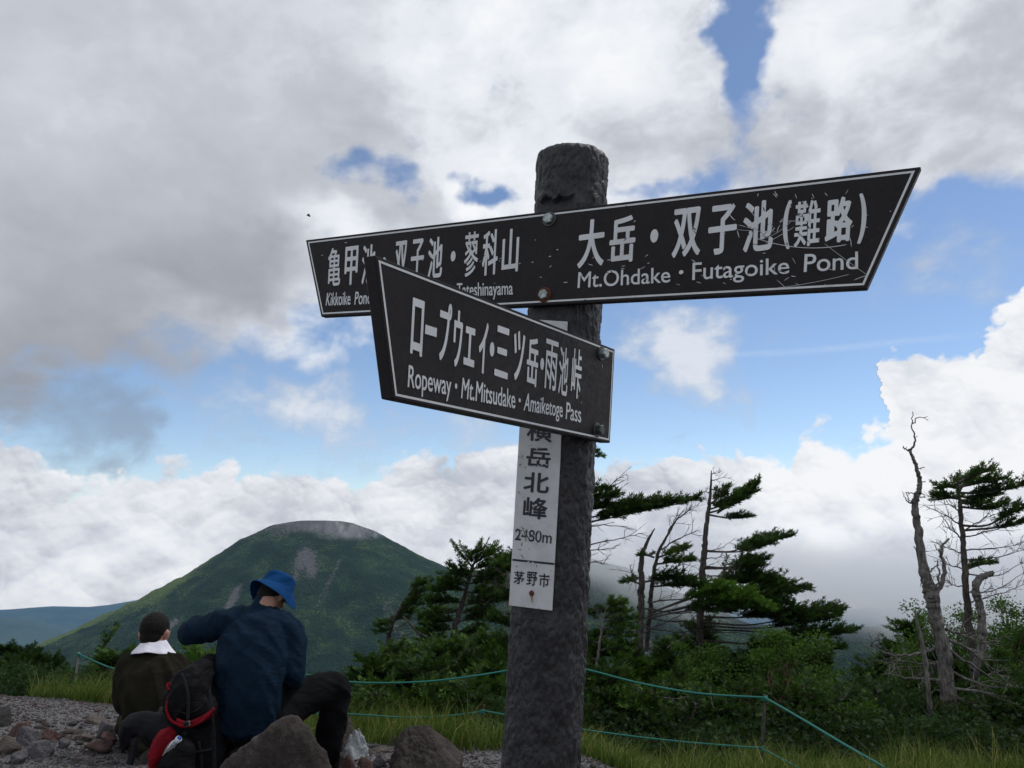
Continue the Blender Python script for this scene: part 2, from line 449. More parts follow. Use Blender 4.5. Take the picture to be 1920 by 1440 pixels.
def build_post():
    """post frame: origin PC, axis AX; s runs from the foot to the crown"""
    ref = (EYEV - PC); ref = (ref - AX * AX.dot(ref)).normalized(); side = AX.cross(ref).normalized()
    def height_of(px, py):     # height along the axis seen at a pixel, on the axis plane facing the eye
        d = rayw(px, py); p = EYEV + d * ((PC + ref * PR - EYEV).dot(ref) / d.dot(ref)); return (p - PC).dot(AX)
    top = height_of(1074, 266) + 0.006
    def ang(n): return math.atan2(n.dot(side), n.dot(ref))
    aA, aB, aP = ang(PLA[1]), ang(PLB[1]), ang(PLP[1])
    zA0, zA1 = height_of(1040, 610), height_of(1040, 366)
    zP0, zP1 = height_of(995, 1163), height_of(1040, 560)
    zB0, zB1 = height_of(1118, 850), height_of(1127, 640)
    nz, na = 620, 240
    zs = np.linspace(-1.75, top, nz); th = np.linspace(-math.pi, math.pi, na, endpoint=False)
    T, Z = np.meshgrid(th, zs)
    P = np.stack([np.cos(T) * PR, np.sin(T) * PR, Z], -1).reshape(-1, 3).astype(np.float32)
    n1 = fbm(P * np.array([26, 26, 19], np.float32), 3, 0.5, off=4.0).reshape(T.shape)
    n2 = billow(P * np.array([60, 60, 34], np.float32), 3, 0.5, off=8.0).reshape(T.shape)
    n3 = fbm(P * np.array([8, 8, 4], np.float32), 2, 0.5, off=14.0).reshape(T.shape)
    ridge = fbm(P * np.array([45, 45, 8], np.float32), 3, 0.5, off=17.0).reshape(T.shape)
    Rr = PR + n1 * 0.0055 + n2 * 0.0050 + n3 * 0.002 + ridge * 0.0040
    jag = fbm(np.stack([T.ravel() * 3.2, T.ravel() * 0, Z.ravel() * 0], 1).astype(np.float32), 4, 0.6).reshape(T.shape) * 0.035
    for a, dist, z0, z1, j in ((aA, 0.0725, zA0, zA1, 1), (aP, 0.0790, zP0, zP1, 1)):
        dth = (T - a + math.pi) % (2 * math.pi) - math.pi
        lim = dist / np.maximum(np.cos(dth), 0.2)
        zz = Z + jag * j
        inside = (zz > z0) & (zz < z1) & (np.abs(dth) < 1.1)
        Rr = np.where(inside, np.minimum(Rr, lim + n2 * 0.0006), Rr)
    # rounded crown
    t = np.clip((Z - (top - 0.022)) / 0.022, 0, 1)
    Rr = Rr * (0.80 + 0.20 * np.sqrt(np.maximum(1 - t * t, 0)))
    rw = np.array(ref); sw = np.array(side); aw = np.array(AX)
    W = (np.cos(T) * Rr)[..., None] * rw + (np.sin(T) * Rr)[..., None] * sw + Z[..., None] * aw + np.array(PC)
    V = W.reshape(-1, 3); i = np.arange(nz * na).reshape(nz, na); j = np.roll(i, -1, 1)
    F = np.stack([i[:-1], j[:-1], j[1:], i[1:]], -1).reshape(-1, 4)
    V = np.vstack([V, [np.array(PC) + aw * (top + 0.008)]]); c = len(V) - 1
    # crown rings closing to the centre
    capr = []; base = W[-1]; cen = np.array(PC) + aw * (top + 0.006)
    rings = [i[-1]]; extra = []; nv = len(V)
    for k, f in enumerate((0.85, 0.6, 0.3)):
        ring = base * f + cen * (1 - f) + (np.array(AX) * 0.0012)[None] * n1[-1][:, None]
        extra.append(ring); rings.append(np.arange(nv, nv + na)); nv += na
    V = np.vstack([V] + extra)
    Fs = [F]
    for a_, b_ in zip(rings[:-1], rings[1:]):
        Fs.append(np.stack([a_, np.roll(a_, -1), np.roll(b_, -1), b_], -1))
    last = rings[-1]; tri = np.stack([last, np.roll(last, -1), np.full(na, c)], -1)
    o = mesh_np('post', V, [np.concatenate(Fs), tri], M_POST, None, smooth=True)
    adopt(o, signpost)
build_post()

def prism(name, front, nrm, thick, mat, parent, bevel=0.0025):
    """board with the given front outline, 'thick' deep away from the viewer"""
    bm = bmesh.new()
    f = [bm.verts.new(p) for p in front]; b = [bm.verts.new(p - nrm * thick) for p in front]
    bm.faces.new(f); bm.faces.new(b[::-1])
    n = len(f)
    for i in range(n): bm.faces.new((f[(i + 1) % n], f[i], b[i], b[(i + 1) % n]))
    bmesh.ops.recalc_face_normals(bm, faces=bm.faces)
    if bevel: bmesh.ops.bevel(bm, geom=list(bm.edges), offset=bevel, segments=2, profile=0.6, affect='EDGES')
    me = bpy.data.meshes.new(name); bm.to_mesh(me); bm.free(); me.materials.append(mat)
    o = bpy.data.objects.new(name, me); C.objects.link(o)
    o.parent = parent
    if parent is signpost: o.matrix_parent_inverse = Matrix.Translation(signpost.location).inverted()
    return o
def child(o, parent):
    o.parent = parent
    return o
def inset(poly, d, nrm):
    out = []; n = len(poly); cen = sum(poly, Vector()) / n
    for i in range(n):
        a, b, c = poly[i - 1], poly[i], poly[(i + 1) % n]
        e1 = (b - a).normalized(); e2 = (c - b).normalized()
        n1 = nrm.cross(e1); n2 = nrm.cross(e2)
        if n1.dot(cen - b) < 0: n1 = -n1
        if n2.dot(cen - b) < 0: n2 = -n2
        k = n1 + n2; k = k / (k.dot(n1))
        out.append(b + k * d)
    return out
def border(poly, nrm, d, w, parent, name='border_line'):
    a = inset(poly, d, nrm); b = inset(poly, d + w, nrm); V = []; F = []
    n = len(a)
    sub = 1
    V = [p + nrm * 0.0006 for p in a + b]
    F = [(i, (i + 1) % n, n + (i + 1) % n, n + i) for i in range(n)]
    return mesh_np(name, [tuple(v) for v in V], np.array(F), M_WHITE, parent)

_glyphs = {}
def glyph(txt, bold):
    k = (txt, bold)
    if k not in _glyphs:
        cu = bpy.data.curves.new('glyph', 'FONT'); cu.body = txt; cu.size = 1.0; cu.offset = bold; cu.resolution_u = 6
        o = bpy.data.objects.new('glyph', cu); C.objects.link(o)
        bpy.context.view_layer.update()
        me = bpy.data.meshes.new_from_object(o.evaluated_get(bpy.context.evaluated_depsgraph_get()))
        V = np.zeros(len(me.vertices) * 3, np.float32); me.vertices.foreach_get('co', V); V = V.reshape(-1, 3)[:, :2].copy()
        F = [tuple(p.vertices) for p in me.polygons]
        bpy.data.objects.remove(o); bpy.data.curves.remove(cu); bpy.data.meshes.remove(me)
        _glyphs[k] = (V, F)
    return _glyphs[k]
def letters(name, pl, items, mat, parent, lift=0.0007):
    """items: (text, four photo pixels TL TR BR BL, stroke growth in metres, mode); fitted between the corners"""
    for txt, quad, grow, mode in items:
        V, F = glyph(txt, 0.0)
        tl, tr, br, bl = [on_plane(pl, *p) for p in quad]
        x0, x1 = V[:, 0].min(), V[:, 0].max()
        if mode == 'box': y0, y1 = V[:, 1].min(), V[:, 1].max()
        else: y0, y1 = 0.0, 0.727                     # baseline to cap height
        du = (tr - tl).normalized(); dv = AX
        gu = grow / (tr - tl).length; gv = grow / (tl - bl).length if mode == 'box' else 0.0
        U = gu + (V[:, 0] - x0) / (x1 - x0) * (1 - 2 * gu); W = gv + (V[:, 1] - y0) / (y1 - y0) * (1 - 2 * gv)
        U, W = U[:, None], W[:, None]
        tl, tr, br, bl = [np.array(p) for p in (tl, tr, br, bl)]
        P = (bl * (1 - U) + br * U) * (1 - W) + (tl * (1 - U) + tr * U) * W
        AV, AF = [], []
        shifts = [(0, 0)] + [(math.cos(k * math.pi / 4), math.sin(k * math.pi / 4)) for k in range(8)]
        for k, (sx, sy) in enumerate(shifts):
            Q = P + np.array(du) * (sx * grow) + np.array(dv) * (sy * grow) + np.array(pl[1]) * (lift + 0.00003 * k)
            AF += [tuple(len(V) * k + i for i in f) for f in F]; AV.append(Q)
        me = bpy.data.meshes.new(name); me.from_pydata(np.vstack(AV).tolist(), [], AF); me.materials.append(mat); me.update()
        o = bpy.data.objects.new(name, me); C.objects.link(o); o.parent = parent
def inside(poly, p):
    c = False; n = len(poly)
    for i in range(n):
        (x1, y1), (x2, y2) = poly[i - 1], poly[i]
        if (y1 > p[1]) != (y2 > p[1]) and p[0] < (x2 - x1) * (p[1] - y1) / (y2 - y1) + x1: c = not c
    return c
def kq(x0, x1, y0, y1, s, lean=0.045):
    w = x1 - x0; h = (y1 - y0) * lean
    if s < 0:   # rises to the right
        return [(x0 + h, y0 - s * w), (x1, y0), (x1 - h, y1 + s * w), (x0, y1)]
    return [(x0 + h, y0), (x1, y0 + s * w), (x1 - h, y1), (x0, y1 - s * w)]

def hexbolt(px, py, pl, parent, r=0.0125, washer=None, h=0.011, mat=None, wash_mat=None):
    o, n = pl; c = on_plane(pl, px, py)
    n0 = n; t = AX.cross(n0).normalized(); b = n0.cross(t)
    bm = bmesh.new()
    def ring(rad, z, k, rot=0.2):
        return [bm.verts.new(c + n0 * z + t * (rad * math.cos(rot + 2 * math.pi * i / k)) + b * (rad * math.sin(rot + 2 * math.pi * i / k))) for i in range(k)]
    rings = [ring(r, 0.002, 6), ring(r, h * 0.85, 6), ring(r * 0.86, h, 6)]
    for a_, b_ in zip(rings[:-1], rings[1:]):
        for i in range(6): bm.faces.new((a_[i], a_[(i + 1) % 6], b_[(i + 1) % 6], b_[i]))
    bm.faces.new(rings[-1])
    bmesh.ops.recalc_face_normals(bm, faces=bm.faces)
    me = bpy.data.meshes.new('bolt'); bm.to_mesh(me); bm.free(); me.materials.append(mat or M_ZINC)
    ob = bpy.data.objects.new('bolt', me); C.objects.link(ob); ob.parent = parent
    bm = bmesh.new()
    w = washer or r * 1.35
    r0, r1, r2 = ring(w, 0.0005, 28), ring(w, 0.0022, 28), ring(w * 0.96, 0.0026, 28)
    for a_, b_ in ((r0, r1), (r1, r2)):
        for i in range(28): bm.faces.new((a_[i], a_[(i + 1) % 28], b_[(i + 1) % 28], b_[i]))
    bm.faces.new(r2)
    me = bpy.data.meshes.new('washer'); bm.to_mesh(me); bm.free(); me.materials.append(wash_mat or M_ZINCD)
    ob = bpy.data.objects.new('washer', me); C.objects.link(ob); ob.parent = parent

def scratches(pl, parent, specs, mat, seed, name='scratches', poly=None):
    """short nicks and long scrapes worn into the film; each spec: cx cy spread_x spread_y count length width"""
    rn = random.Random(seed); V = []; F = []
    for cx, cy, sx, sy, n, ln, wd, ang0 in specs:
        for k in range(n):
            x = cx + rn.gauss(0, sx); y = cy + rn.gauss(0, sy); a = R(ang0 + rn.gauss(0, 25)); L = ln * rn.uniform(0.4, 1.5); w = wd * rn.uniform(0.6, 1.4)
            steps = max(2, int(L / 6) + 1); ca = rn.gauss(0, 0.25)
            if not inside(poly, (x, y)): continue
            pts = []
            for i in range(steps + 1):
                pts.append((x, y)); x += math.cos(a) * L / steps; y += math.sin(a) * L / steps; a += ca / steps
                if not inside(poly, (x, y)): break
            if len(pts) < 2: continue
            for i, (qx, qy) in enumerate(pts):
                taper = 0.35 if i in (0, len(pts) - 1) else 1.0
                nx, ny = -math.sin(a) * w * taper * 0.5, math.cos(a) * w * taper * 0.5
                V.append(tuple(on_plane(pl, qx + nx, qy + ny) + pl[1] * 0.0012)); V.append(tuple(on_plane(pl, qx - nx, qy - ny) + pl[1] * 0.0012))
                if i: b = len(V); F.append((b - 4, b - 2, b - 1, b - 3))
    o = mesh_np(name, V, np.array(F), mat, parent)
    return tag(o, kind='stuff')

# -- double arrow board
cA = [on_plane(PLA, *p) for p in ((573, 450), (1727, 312), (1625, 541), (602, 594))]
boardA = prism('arrow_board', cA, PLA[1], 0.020, M_SIGN, signpost)
boardA['label'] = 'long dark brown arrow board pointing to both sides with white lettering'
border(cA, PLA[1], 0.007, 0.0042, boardA)
s = -0.12
itA = []
for ch, x0, x1, y0, y1, sl in (
    ('亀', 613, 641, 463, 538, s), ('甲', 645, 673, 460, 536, s), ('池', 677, 706, 457, 534, s), ('・', 716, 725, 482, 502, s),
    ('双', 739, 765, 450, 527, s), ('子', 769, 797, 446, 524, s), ('池', 801, 832, 443, 523, s), ('・', 845, 855, 470, 491, s),
    ('蓼', 869, 899, 433, 520, s), ('科', 903, 936, 429, 518, s), ('山', 940, 975, 427, 513, s),
    ('大', 1082, 1136, 408, 504, s), ('岳', 1141, 1194, 402, 496, s), ('・', 1219, 1235, 429, 456, s), ('双', 1259, 1317, 386, 485, s),
    ('子', 1326, 1384, 380, 480, s), ('池', 1391, 1453, 373, 475, s), ('(', 1466, 1485, 375, 469, s), ('難', 1488, 1540, 373, 465, s),
    ('路', 1546, 1601, 366, 458, s), (')', 1607, 1627, 361, 458, s)):
    itA.append((ch, kq(x0, x1, y0, y1, sl), 0.0009 if ch in '難蓼亀' else (0.0021 if x0 > 1050 else 0.0014), 'box'))
for tx, bl, br, tl, tr in (
    ('Kikkoike', (611, 573), (657.5, 571), (614, 548), (657.5, 545.5)), ('Pond', (664.7, 571), (696, 569.5), (667, 546), (696, 543.5)),
    ('Futagoike Pond', (722, 567), (838, 559), (722, 543), (838, 534)),
    ('Tateshinayama', (857, 556), (962, 552), (857, 530), (962, 526)), ('Mt.Ohdake', (1083, 540), (1257, 529), (1085, 509), (1257, 499)),
    ('Futagoike', (1298, 525), (1480, 512.5), (1299, 491), (1480, 481)), ('Pond', (1507, 510), (1609, 504), (1509, 475), (1609, 470))):
    itA.append((tx, [tl, tr, br, bl], 0.0004, 'line'))
itA.append(('・', kq(1273, 1282, 506, 515, s), 0.0005, 'box'))
letters('lettering', PLA, itA, M_WHITE, boardA)
hexbolt(1030, 411, PLA, boardA, 0.0135); hexbolt(1021, 553, PLA, boardA, 0.0125, washer=0.0185, wash_mat=M_RUST)
scratches(PLA, boardA, [(1480, 440, 60, 35, 16, 12, 1.4, 80), (1500, 370, 60, 14, 12, 7, 1.4, 80), (1100, 470, 200, 40, 18, 6, 1.4, -20), (1300, 520, 180, 14, 16, 8, 1.4, 10), (1650, 420, 40, 40, 6, 5, 1.2, 0), (800, 500, 150, 30, 8, 4, 1.2, 0), (1020, 500, 80, 20, 8, 5, 1.5, 0)], M_CHIP, 3, poly=[(578,455),(1720,317),(1620,537),(606,590)])
scratches(PLA, boardA, [(1480, 455, 60, 10, 3, 150, 1.0, 4), (1480, 527, 60, 6, 3, 110, 1.0, -8), (1400, 415, 40, 15, 5, 50, 0.9, 8)], M_CHIP, 5, poly=[(578,455),(1720,317),(1620,537),(606,590)])
scratches(PLA, boardA, [(1480, 430, 80, 35, 18, 11, 2.0, 70), (1160, 460, 50, 40, 16, 8, 2.0, -20), (1340, 505, 160, 10, 20, 9, 2.0, 20), (1400, 430, 60, 30, 8, 26, 1.1, 10), (890, 470, 40, 25, 6, 10, 1.2, 0), (1150, 385, 300, 2, 10, 7, 3.0, 0), (1200, 562, 250, 2, 8, 7, 3.0, 0)], M_SIGN, 9, 'scratched_film', poly=[(578,455),(1720,317),(1620,537),(606,590)])

# -- single arrow board, nearer
cB = [on_plane(PLB, *p) for p in ((703, 478), (1153, 655), (1144, 831), (737, 748))]
boardB = prism('arrow_board', cB, PLB[1], 0.028, M_SIGN, signpost)
boardB['label'] = 'shorter dark brown arrow board pointing left towards the viewer'
border(cB, PLB[1], 0.006, 0.004, boardB)
s = 0.29
itB = []
for ch, x0, x1, y0, y1, sl in (
    ('ロ', 768, 796, 557, 670, s), ('ー', 796, 819, 608, 633, s), ('プ', 820, 848, 563, 682, s), ('ウ', 847, 869, 579, 692, s), ('ェ', 868, 892, 610, 690, s),
    ('イ', 895, 916, 600, 703, s), ('・', 917, 927, 640, 670, s), ('三', 926, 956, 609, 712, s), ('ツ', 959, 985, 617, 718, s), ('岳', 985, 1011, 629, 727, s),
    ('・', 1012, 1020, 670, 695, s), ('雨', 1019, 1047, 634, 735, s), ('池', 1045, 1067, 648, 744, s), ('峠', 1069, 1092, 651, 750, s)):
    itB.append((ch, kq(x0, x1, y0, y1, sl, 0.05), 0.0008 if ch in '雨峠池' else 0.0016, 'box'))
for tx, bl, br, tl, tr in (
    ('Ropeway', (763.6, 725), (845.5, 741), (766, 682), (845.5, 702)), ('Mt.Mitsudake', (863.6, 746), (965.5, 765.5), (867, 706), (965.5, 730)),
    ('Amaiketoge', (981, 769), (1054.5, 782), (985, 735), (1054.5, 752)), ('Pass', (1060, 785), (1089, 792), (1062, 752), (1089, 760))):
    itB.append((tx, [tl, tr, br, bl], 0.0004, 'line'))
itB.append(('・', kq(852, 857, 718, 730, s), 0.0005, 'box')); itB.append(('・', kq(971.5, 976, 746, 755, s), 0.0005, 'box'))
letters('lettering', PLB, itB, M_WHITE, boardB)
hexbolt(1127, 663, PLB, boardB, 0.0125, h=0.016); hexbolt(1119, 806, PLB, boardB, 0.0125, h=0.016, mat=M_ZINCD)
scratches(PLB, boardB, [(900, 620, 120, 60, 5, 4, 0.8, 40), (1100, 760, 30, 30, 4, 6, 0.8, 60)], M_CHIP, 6, poly=[(708,484),(1150,658),(1141,827),(740,745)])

# -- white summit plate
cP = [on_plane(PLP, *p) for p in ((986, 598), (1064, 603), (1035, 1145), (954, 1135))]
plate = prism('name_plate', cP, PLP[1], 0.003, M_PLATE, signpost, bevel=0.0006)
plate['label'] = 'tall narrow white plate with chipped black lettering'
itP = []
for ch, x0, x1, y0, y1 in (('横', 987, 1037, 786, 830), ('岳', 986, 1034, 837, 878), ('北', 981, 1031, 884, 926), ('峰', 980, 1028, 931, 975),
                           ('茅', 963, 984, 1070, 1096), ('野', 987, 1008, 1071, 1099), ('市', 1010, 1031, 1074, 1102)):
    itP.append((ch, kq(x0, x1, y0, y1, 0.08, 0.06), 0.0012 if y0 < 1000 else 0.0005, 'box'))
itP.append(('2480m', [(967, 990), (1036, 996), (1034, 1019), (965, 1012)], 0.0003, 'line'))
letters('lettering', PLP, itP, M_INK, plate)
V = [tuple(on_plane(PLP, *p) + PLP[1] * 0.0007) for p in ((961, 1047.5), (1040, 1055.5), (1040, 1059.5), (961, 1051.5))]
mesh_np('divider_line', V, np.array([[0, 1, 2, 3]]), M_INK, plate)
scratches(PLP, plate, [(990, 1000, 16, 14, 16, 7, 2.2, 60), (1000, 850, 22, 40, 14, 7, 2.4, 50), (1010, 960, 20, 60, 10, 5, 2.0, 0), (1000, 1054, 25, 1, 4, 5, 4.0, 10), (1000, 1085, 25, 8, 6, 5, 1.8, 40)], M_PLATE, 21, 'chipped_paint', poly=[(989,600),(1061,605),(1033,1142),(956,1133)])
scratches(PLP, plate, [(972, 1000, 5, 12, 12, 5, 1.5, 20), (975, 880, 5, 50, 14, 4, 1.6, 70), (990, 1040, 20, 12, 6, 5, 1.5, 60), (1030, 1100, 4, 30, 5, 3, 1.4, 80)], M_ZINCD, 22, 'chipped_paint', poly=[(989,600),(1061,605),(1033,1142),(956,1133)])
_c = on_plane(PLP, 997, 1112)
bm = bmesh.new(); bmesh.ops.create_uvsphere(bm, u_segments=16, v_segments=8, radius=0.0062)
me = bpy.data.meshes.new('screw'); bm.to_mesh(me); bm.free(); me.materials.append(M_RUST)
o = bpy.data.objects.new('screw', me); C.objects.link(o); o.parent = plate; o.location = _c
V = [tuple(on_plane(PLP, *p) + PLP[1] * 0.0009) for p in ((994, 1116), (1000, 1116), (999, 1124), (999.5, 1130), (998, 1130), (995.5, 1122))]
mesh_np('rust_streak', V, np.array([[0, 1, 2, 3, 4, 5]]), new_mat('rust_stain', (0.30, 0.24, 0.12), 0.8), plate)

# -- bee in the air left of the boards
bee_c = at(578.5, 404, 1.6)
bee = empty('bee', bee_c); tag(bee, 'tiny dark bee flying above the left arrow tip against grey cloud', 'bee')
def ell(name, c, r, mat, parent, rot=(0, 0, 0)):
    bm = bmesh.new(); bmesh.ops.create_uvsphere(bm, u_segments=12, v_segments=8, radius=1)
    bmesh.ops.transform(bm, matrix=Matrix.Translation(c) @ Euler(rot).to_matrix().to_4x4() @ Matrix.Diagonal((*r, 1)), verts=bm.verts)
    for f in bm.faces: f.smooth = True
    me = bpy.data.meshes.new(name); bm.to_mesh(me); bm.free(); me.materials.append(mat)
    o = bpy.data.objects.new(name, me); C.objects.link(o); o.parent = parent; return o
M_BEE = new_mat('bee_fur', (0.03, 0.022, 0.008), 0.9); M_WING = new_mat('bee_wing', (0.25, 0.22, 0.18), 0.4)
ell('abdomen', (0.0016, 0, -0.0008), (0.0027, 0.002, 0.002), M_BEE, bee, (0, 0.4, 0)); ell('head', (-0.0028, 0, 0.0008), (0.0014, 0.0014, 0.0014), M_BEE, bee)
ell('thorax', (-0.0008, 0, 0.0004), (0.0018, 0.0017, 0.0017), M_BEE, bee)
for sy in (-1, 1): ell('wing', (0.0008, sy * 0.0028, 0.0016), (0.0026, 0.0016, 0.0002), M_WING, bee, (0.5 * sy, 0, 0.5 * sy))
# ------------------------------------------------------------ land: near summit ground, far valley, mountain, mist slope, haze
def ss01(x, a, b):
    t = np.clip((x - a) / (b - a), 0, 1); return t * t * (3 - 2 * t)
def near_h(x, y):
    """height of the summit plateau and the shoulder falling away behind it"""
    x = np.asarray(x, np.float32); y = np.asarray(y, np.float32)
    edge = 7.2 - 1.25 * ss01(x, -2.6, -1.4) - 1.1 * ss01(x, 0.0, 1.4) + 0.5 * ss01(-x, 3.5, 6)   # where the gravel ends
    d = y - edge
    h = -0.52 * ss01(d, 0.0, 2.2) - 0.07 * np.maximum(d - 2.0, 0)
    h = h - 0.06 * np.maximum(y - 10, 0) - 0.12 * np.maximum(y - 16, 0) - 0.25 * np.maximum(y - 30, 0)
    h = h + 0.10 * ss01(-x, 2.0, 5.0) * ss01(y, 3, 6) * (1 - ss01(y, 7, 9)) 
    return h
def noise2(x, y, s, off, oct=4):
    return fbm(np.stack([x.ravel() * s, y.ravel() * s, np.full(x.size, off)], 1).astype(np.float32), oct).reshape(x.shape)
def near_full(x, y):
    h = near_h(x, y)
    return h + noise2(x, y, 0.9, 3.0) * 0.05 + noise2(x, y, 4.5, 9.0, 3) * 0.016
def ground_z(x, y):
    x = np.atleast_1d(np.float32(x)); y = np.atleast_1d(np.float32(y))
    return float(near_full(x, y)[0])

def ground_b(nt, s, co):
    n1 = nt.noise(co, 1.4, 5, 0.6); n2 = nt.noise(co, 26, 6, 0.7); v = nt.voro(co, 55); n3 = nt.noise(co, 6, 5, 0.65)
    c = nt.mix(nt.rng(n2, 0.3, 0.7), (0.060, 0.057, 0.060), (0.15, 0.143, 0.146))
    c = nt.mix(nt.rng(n3, 0.5, 0.72, 0, 0.6), c, (0.17, 0.115, 0.10))
    soil = nt.mix(n2, (0.022, 0.019, 0.012), (0.045, 0.040, 0.022))
    sp = nt.node('ShaderNodeSeparateXYZ'); nt.put(sp.inputs[0], co)
    c = nt.mix(nt.rng(nt.m('ADD', sp.outputs[2], nt.m('MULTIPLY', n3, 0.2)), -0.03, -0.14), c, soil)
    nt.put(s.inputs['Base Color'], c); nt.put(s.inputs['Normal'], nt.bump(nt.m('ADD', v, n2), 0.8, 0.012))
M_GROUND = new_mat('gravel_ground', rough=0.95, build=ground_b)
def grid_mesh(X, Y, Z, name, mat, smooth=True):
    ny, nx = X.shape; i = np.arange(ny * nx).reshape(ny, nx)
    F = np.stack([i[:-1, :-1], i[:-1, 1:], i[1:, 1:], i[1:, :-1]], -1).reshape(-1, 4)
    return mesh_np(name, np.stack([X, Y, Z], -1).reshape(-1, 3), F, mat, smooth=smooth)
xs = np.concatenate([np.linspace(-60, -9, 40), np.linspace(-8.8, 9.8, 260), np.linspace(10, 70, 40)])
ys = np.concatenate([np.linspace(-40, 2.4, 40), np.linspace(2.5, 16, 200), np.linspace(16.2, 60, 60)])
X, Y = np.meshgrid(xs, ys)
g = grid_mesh(X, Y, near_full(X, Y), 'ground', M_GROUND); tag(g, kind='structure')

def forest_b(nt, s, co):
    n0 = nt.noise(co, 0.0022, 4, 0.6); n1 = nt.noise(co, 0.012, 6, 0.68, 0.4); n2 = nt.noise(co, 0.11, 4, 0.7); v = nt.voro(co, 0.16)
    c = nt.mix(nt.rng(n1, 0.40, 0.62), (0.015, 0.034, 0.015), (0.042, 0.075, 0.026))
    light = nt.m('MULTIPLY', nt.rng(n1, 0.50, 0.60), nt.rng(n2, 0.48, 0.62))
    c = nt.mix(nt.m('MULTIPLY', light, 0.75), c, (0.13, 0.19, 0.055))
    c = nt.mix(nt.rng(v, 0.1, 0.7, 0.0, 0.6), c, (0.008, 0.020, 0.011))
    at_ = nt.node('ShaderNodeAttribute', attribute_name='scree')
    sp = nt.node('ShaderNodeSeparateColor'); nt.put(sp.inputs[0], at_.outputs['Color'])
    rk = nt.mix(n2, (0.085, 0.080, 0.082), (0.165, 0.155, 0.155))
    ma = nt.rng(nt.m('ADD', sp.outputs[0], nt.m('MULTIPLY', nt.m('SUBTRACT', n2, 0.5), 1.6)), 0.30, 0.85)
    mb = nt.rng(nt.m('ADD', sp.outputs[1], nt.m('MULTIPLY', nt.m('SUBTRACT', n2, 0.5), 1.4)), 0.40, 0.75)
    c = nt.mix(mb, c, nt.mix(n1, (0.085, 0.125, 0.035), (0.13, 0.17, 0.05)))  # green channel: pale grass, plus sunlight painted onto the mountain's left shoulder
    c = nt.mix(ma, c, rk)
    nt.put(s.inputs['Base Color'], c)
    nt.put(s.inputs['Normal'], nt.bump(nt.m('ADD', nt.m('MULTIPLY', v, -1.0), n2), 1.0, 6.0))
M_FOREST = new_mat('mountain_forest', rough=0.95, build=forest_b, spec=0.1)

# -- mountain, 2.6 km off
MD = 2600.0
def mx(px): return (px - 960) / F_PX * MD / math.cos(PITCH) * 1.0
pk = at(604, 976, MD)
def mountain():
    xs = np.linspace(pk.x - 1700, pk.x + 2300, 470); ys = np.linspace(MD - 1750, MD + 700, 300)
    X, Y = np.meshgrid(xs, ys)
    dx, dy = X - pk.x, Y - MD
    sq = np.where(dx > 0, 1.0, 1.0)
    r = np.sqrt(dx ** 2 + (dy * 0.92) ** 2)
    prof_l = np.interp(r, [0, 60, 95, 150, 250, 360, 620, 940, 1300, 2500], [0, 0, 4, 15, 62, 138, 276, 436, 600, 900])
    prof_r = np.interp(r, [0, 60, 95, 160, 250, 330, 440, 640, 940, 1300, 2500], [0, 2, 8, 30, 72, 112, 165, 285, 430, 570, 900])
    t = ss01(dx, -80, 80)
    # the side slopes seen in outline meet the slope facing the viewer
    Z = pk.z - (prof_l * (1 - t) + prof_r * t)
    n = noise2(X, Y, 1 / 420.0, 5.0, 5); n2 = noise2(X, Y, 1 / 60.0, 15.0, 4); n3 = noise2(X, Y, 1 / 14.0, 25.0, 2)
    gull = -np.abs(noise2(X * 1.0, Y * 0.35, 1 / 130.0, 35.0, 3))
    k = ss01(r, 120, 500)
    Z = Z + n * 45 * k + n2 * 9 * (0.15 + k) + n3 * 3.2 * (0.2 + 0.8 * ss01(r, 100, 200)) + gull * 30 * k
    top = 1 - ss01(r + n2 * 45 + noise2(X, Y, 1 / 150.0, 75.0, 3) * 90, 130, 290)
    def patch(px, py, rx, ry, y):
        p = at(px, py, y); return np.exp(-(((X - p.x) / rx) ** 2 + ((Y - y) / ry) ** 2))
    sc_ = top * 0.80
    sc_ += 0.8 * patch(568, 1040, 26, 60, MD - 330) + 0.5 * patch(555, 1075, 20, 60, MD - 420) + 0.5 * patch(800, 1090, 30, 60, MD - 480)
    for (ax, ay, bx, by, w) in ((700, 1230, 660, 1280, 22), (720, 1100, 760, 1160, 14), (445, 1100, 430, 1140, 13), (640, 1050, 600, 1130, 8), (580, 1060, 590, 1090, 12), (280, 1180, 330, 1150, 16)):
        for q in np.linspace(0, 1, 6):
            px, py = ax + (bx - ax) * q, ay + (by - ay) * q
            yy = MD - 200 - (py - 1000) * 2.6
            sc_ += 0.33 * patch(px, py, w, 46, yy)
    # sunlit left shoulder painted in as paler green; pale dwarf-bamboo and grass below the crown
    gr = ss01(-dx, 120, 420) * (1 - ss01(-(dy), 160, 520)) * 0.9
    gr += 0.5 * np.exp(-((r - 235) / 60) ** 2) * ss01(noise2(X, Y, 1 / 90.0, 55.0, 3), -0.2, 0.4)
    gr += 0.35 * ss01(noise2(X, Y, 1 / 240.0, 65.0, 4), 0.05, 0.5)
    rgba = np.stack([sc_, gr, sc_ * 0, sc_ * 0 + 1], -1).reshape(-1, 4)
    ny, nx = X.shape; i = np.arange(ny * nx).reshape(ny, nx)
    F = np.stack([i[:-1, :-1], i[:-1, 1:], i[1:, 1:], i[1:, :-1]], -1).reshape(-1, 4)
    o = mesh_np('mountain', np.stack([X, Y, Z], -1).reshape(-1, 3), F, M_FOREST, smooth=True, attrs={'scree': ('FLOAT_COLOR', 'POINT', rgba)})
    tag(o, kind='structure')
mountain()

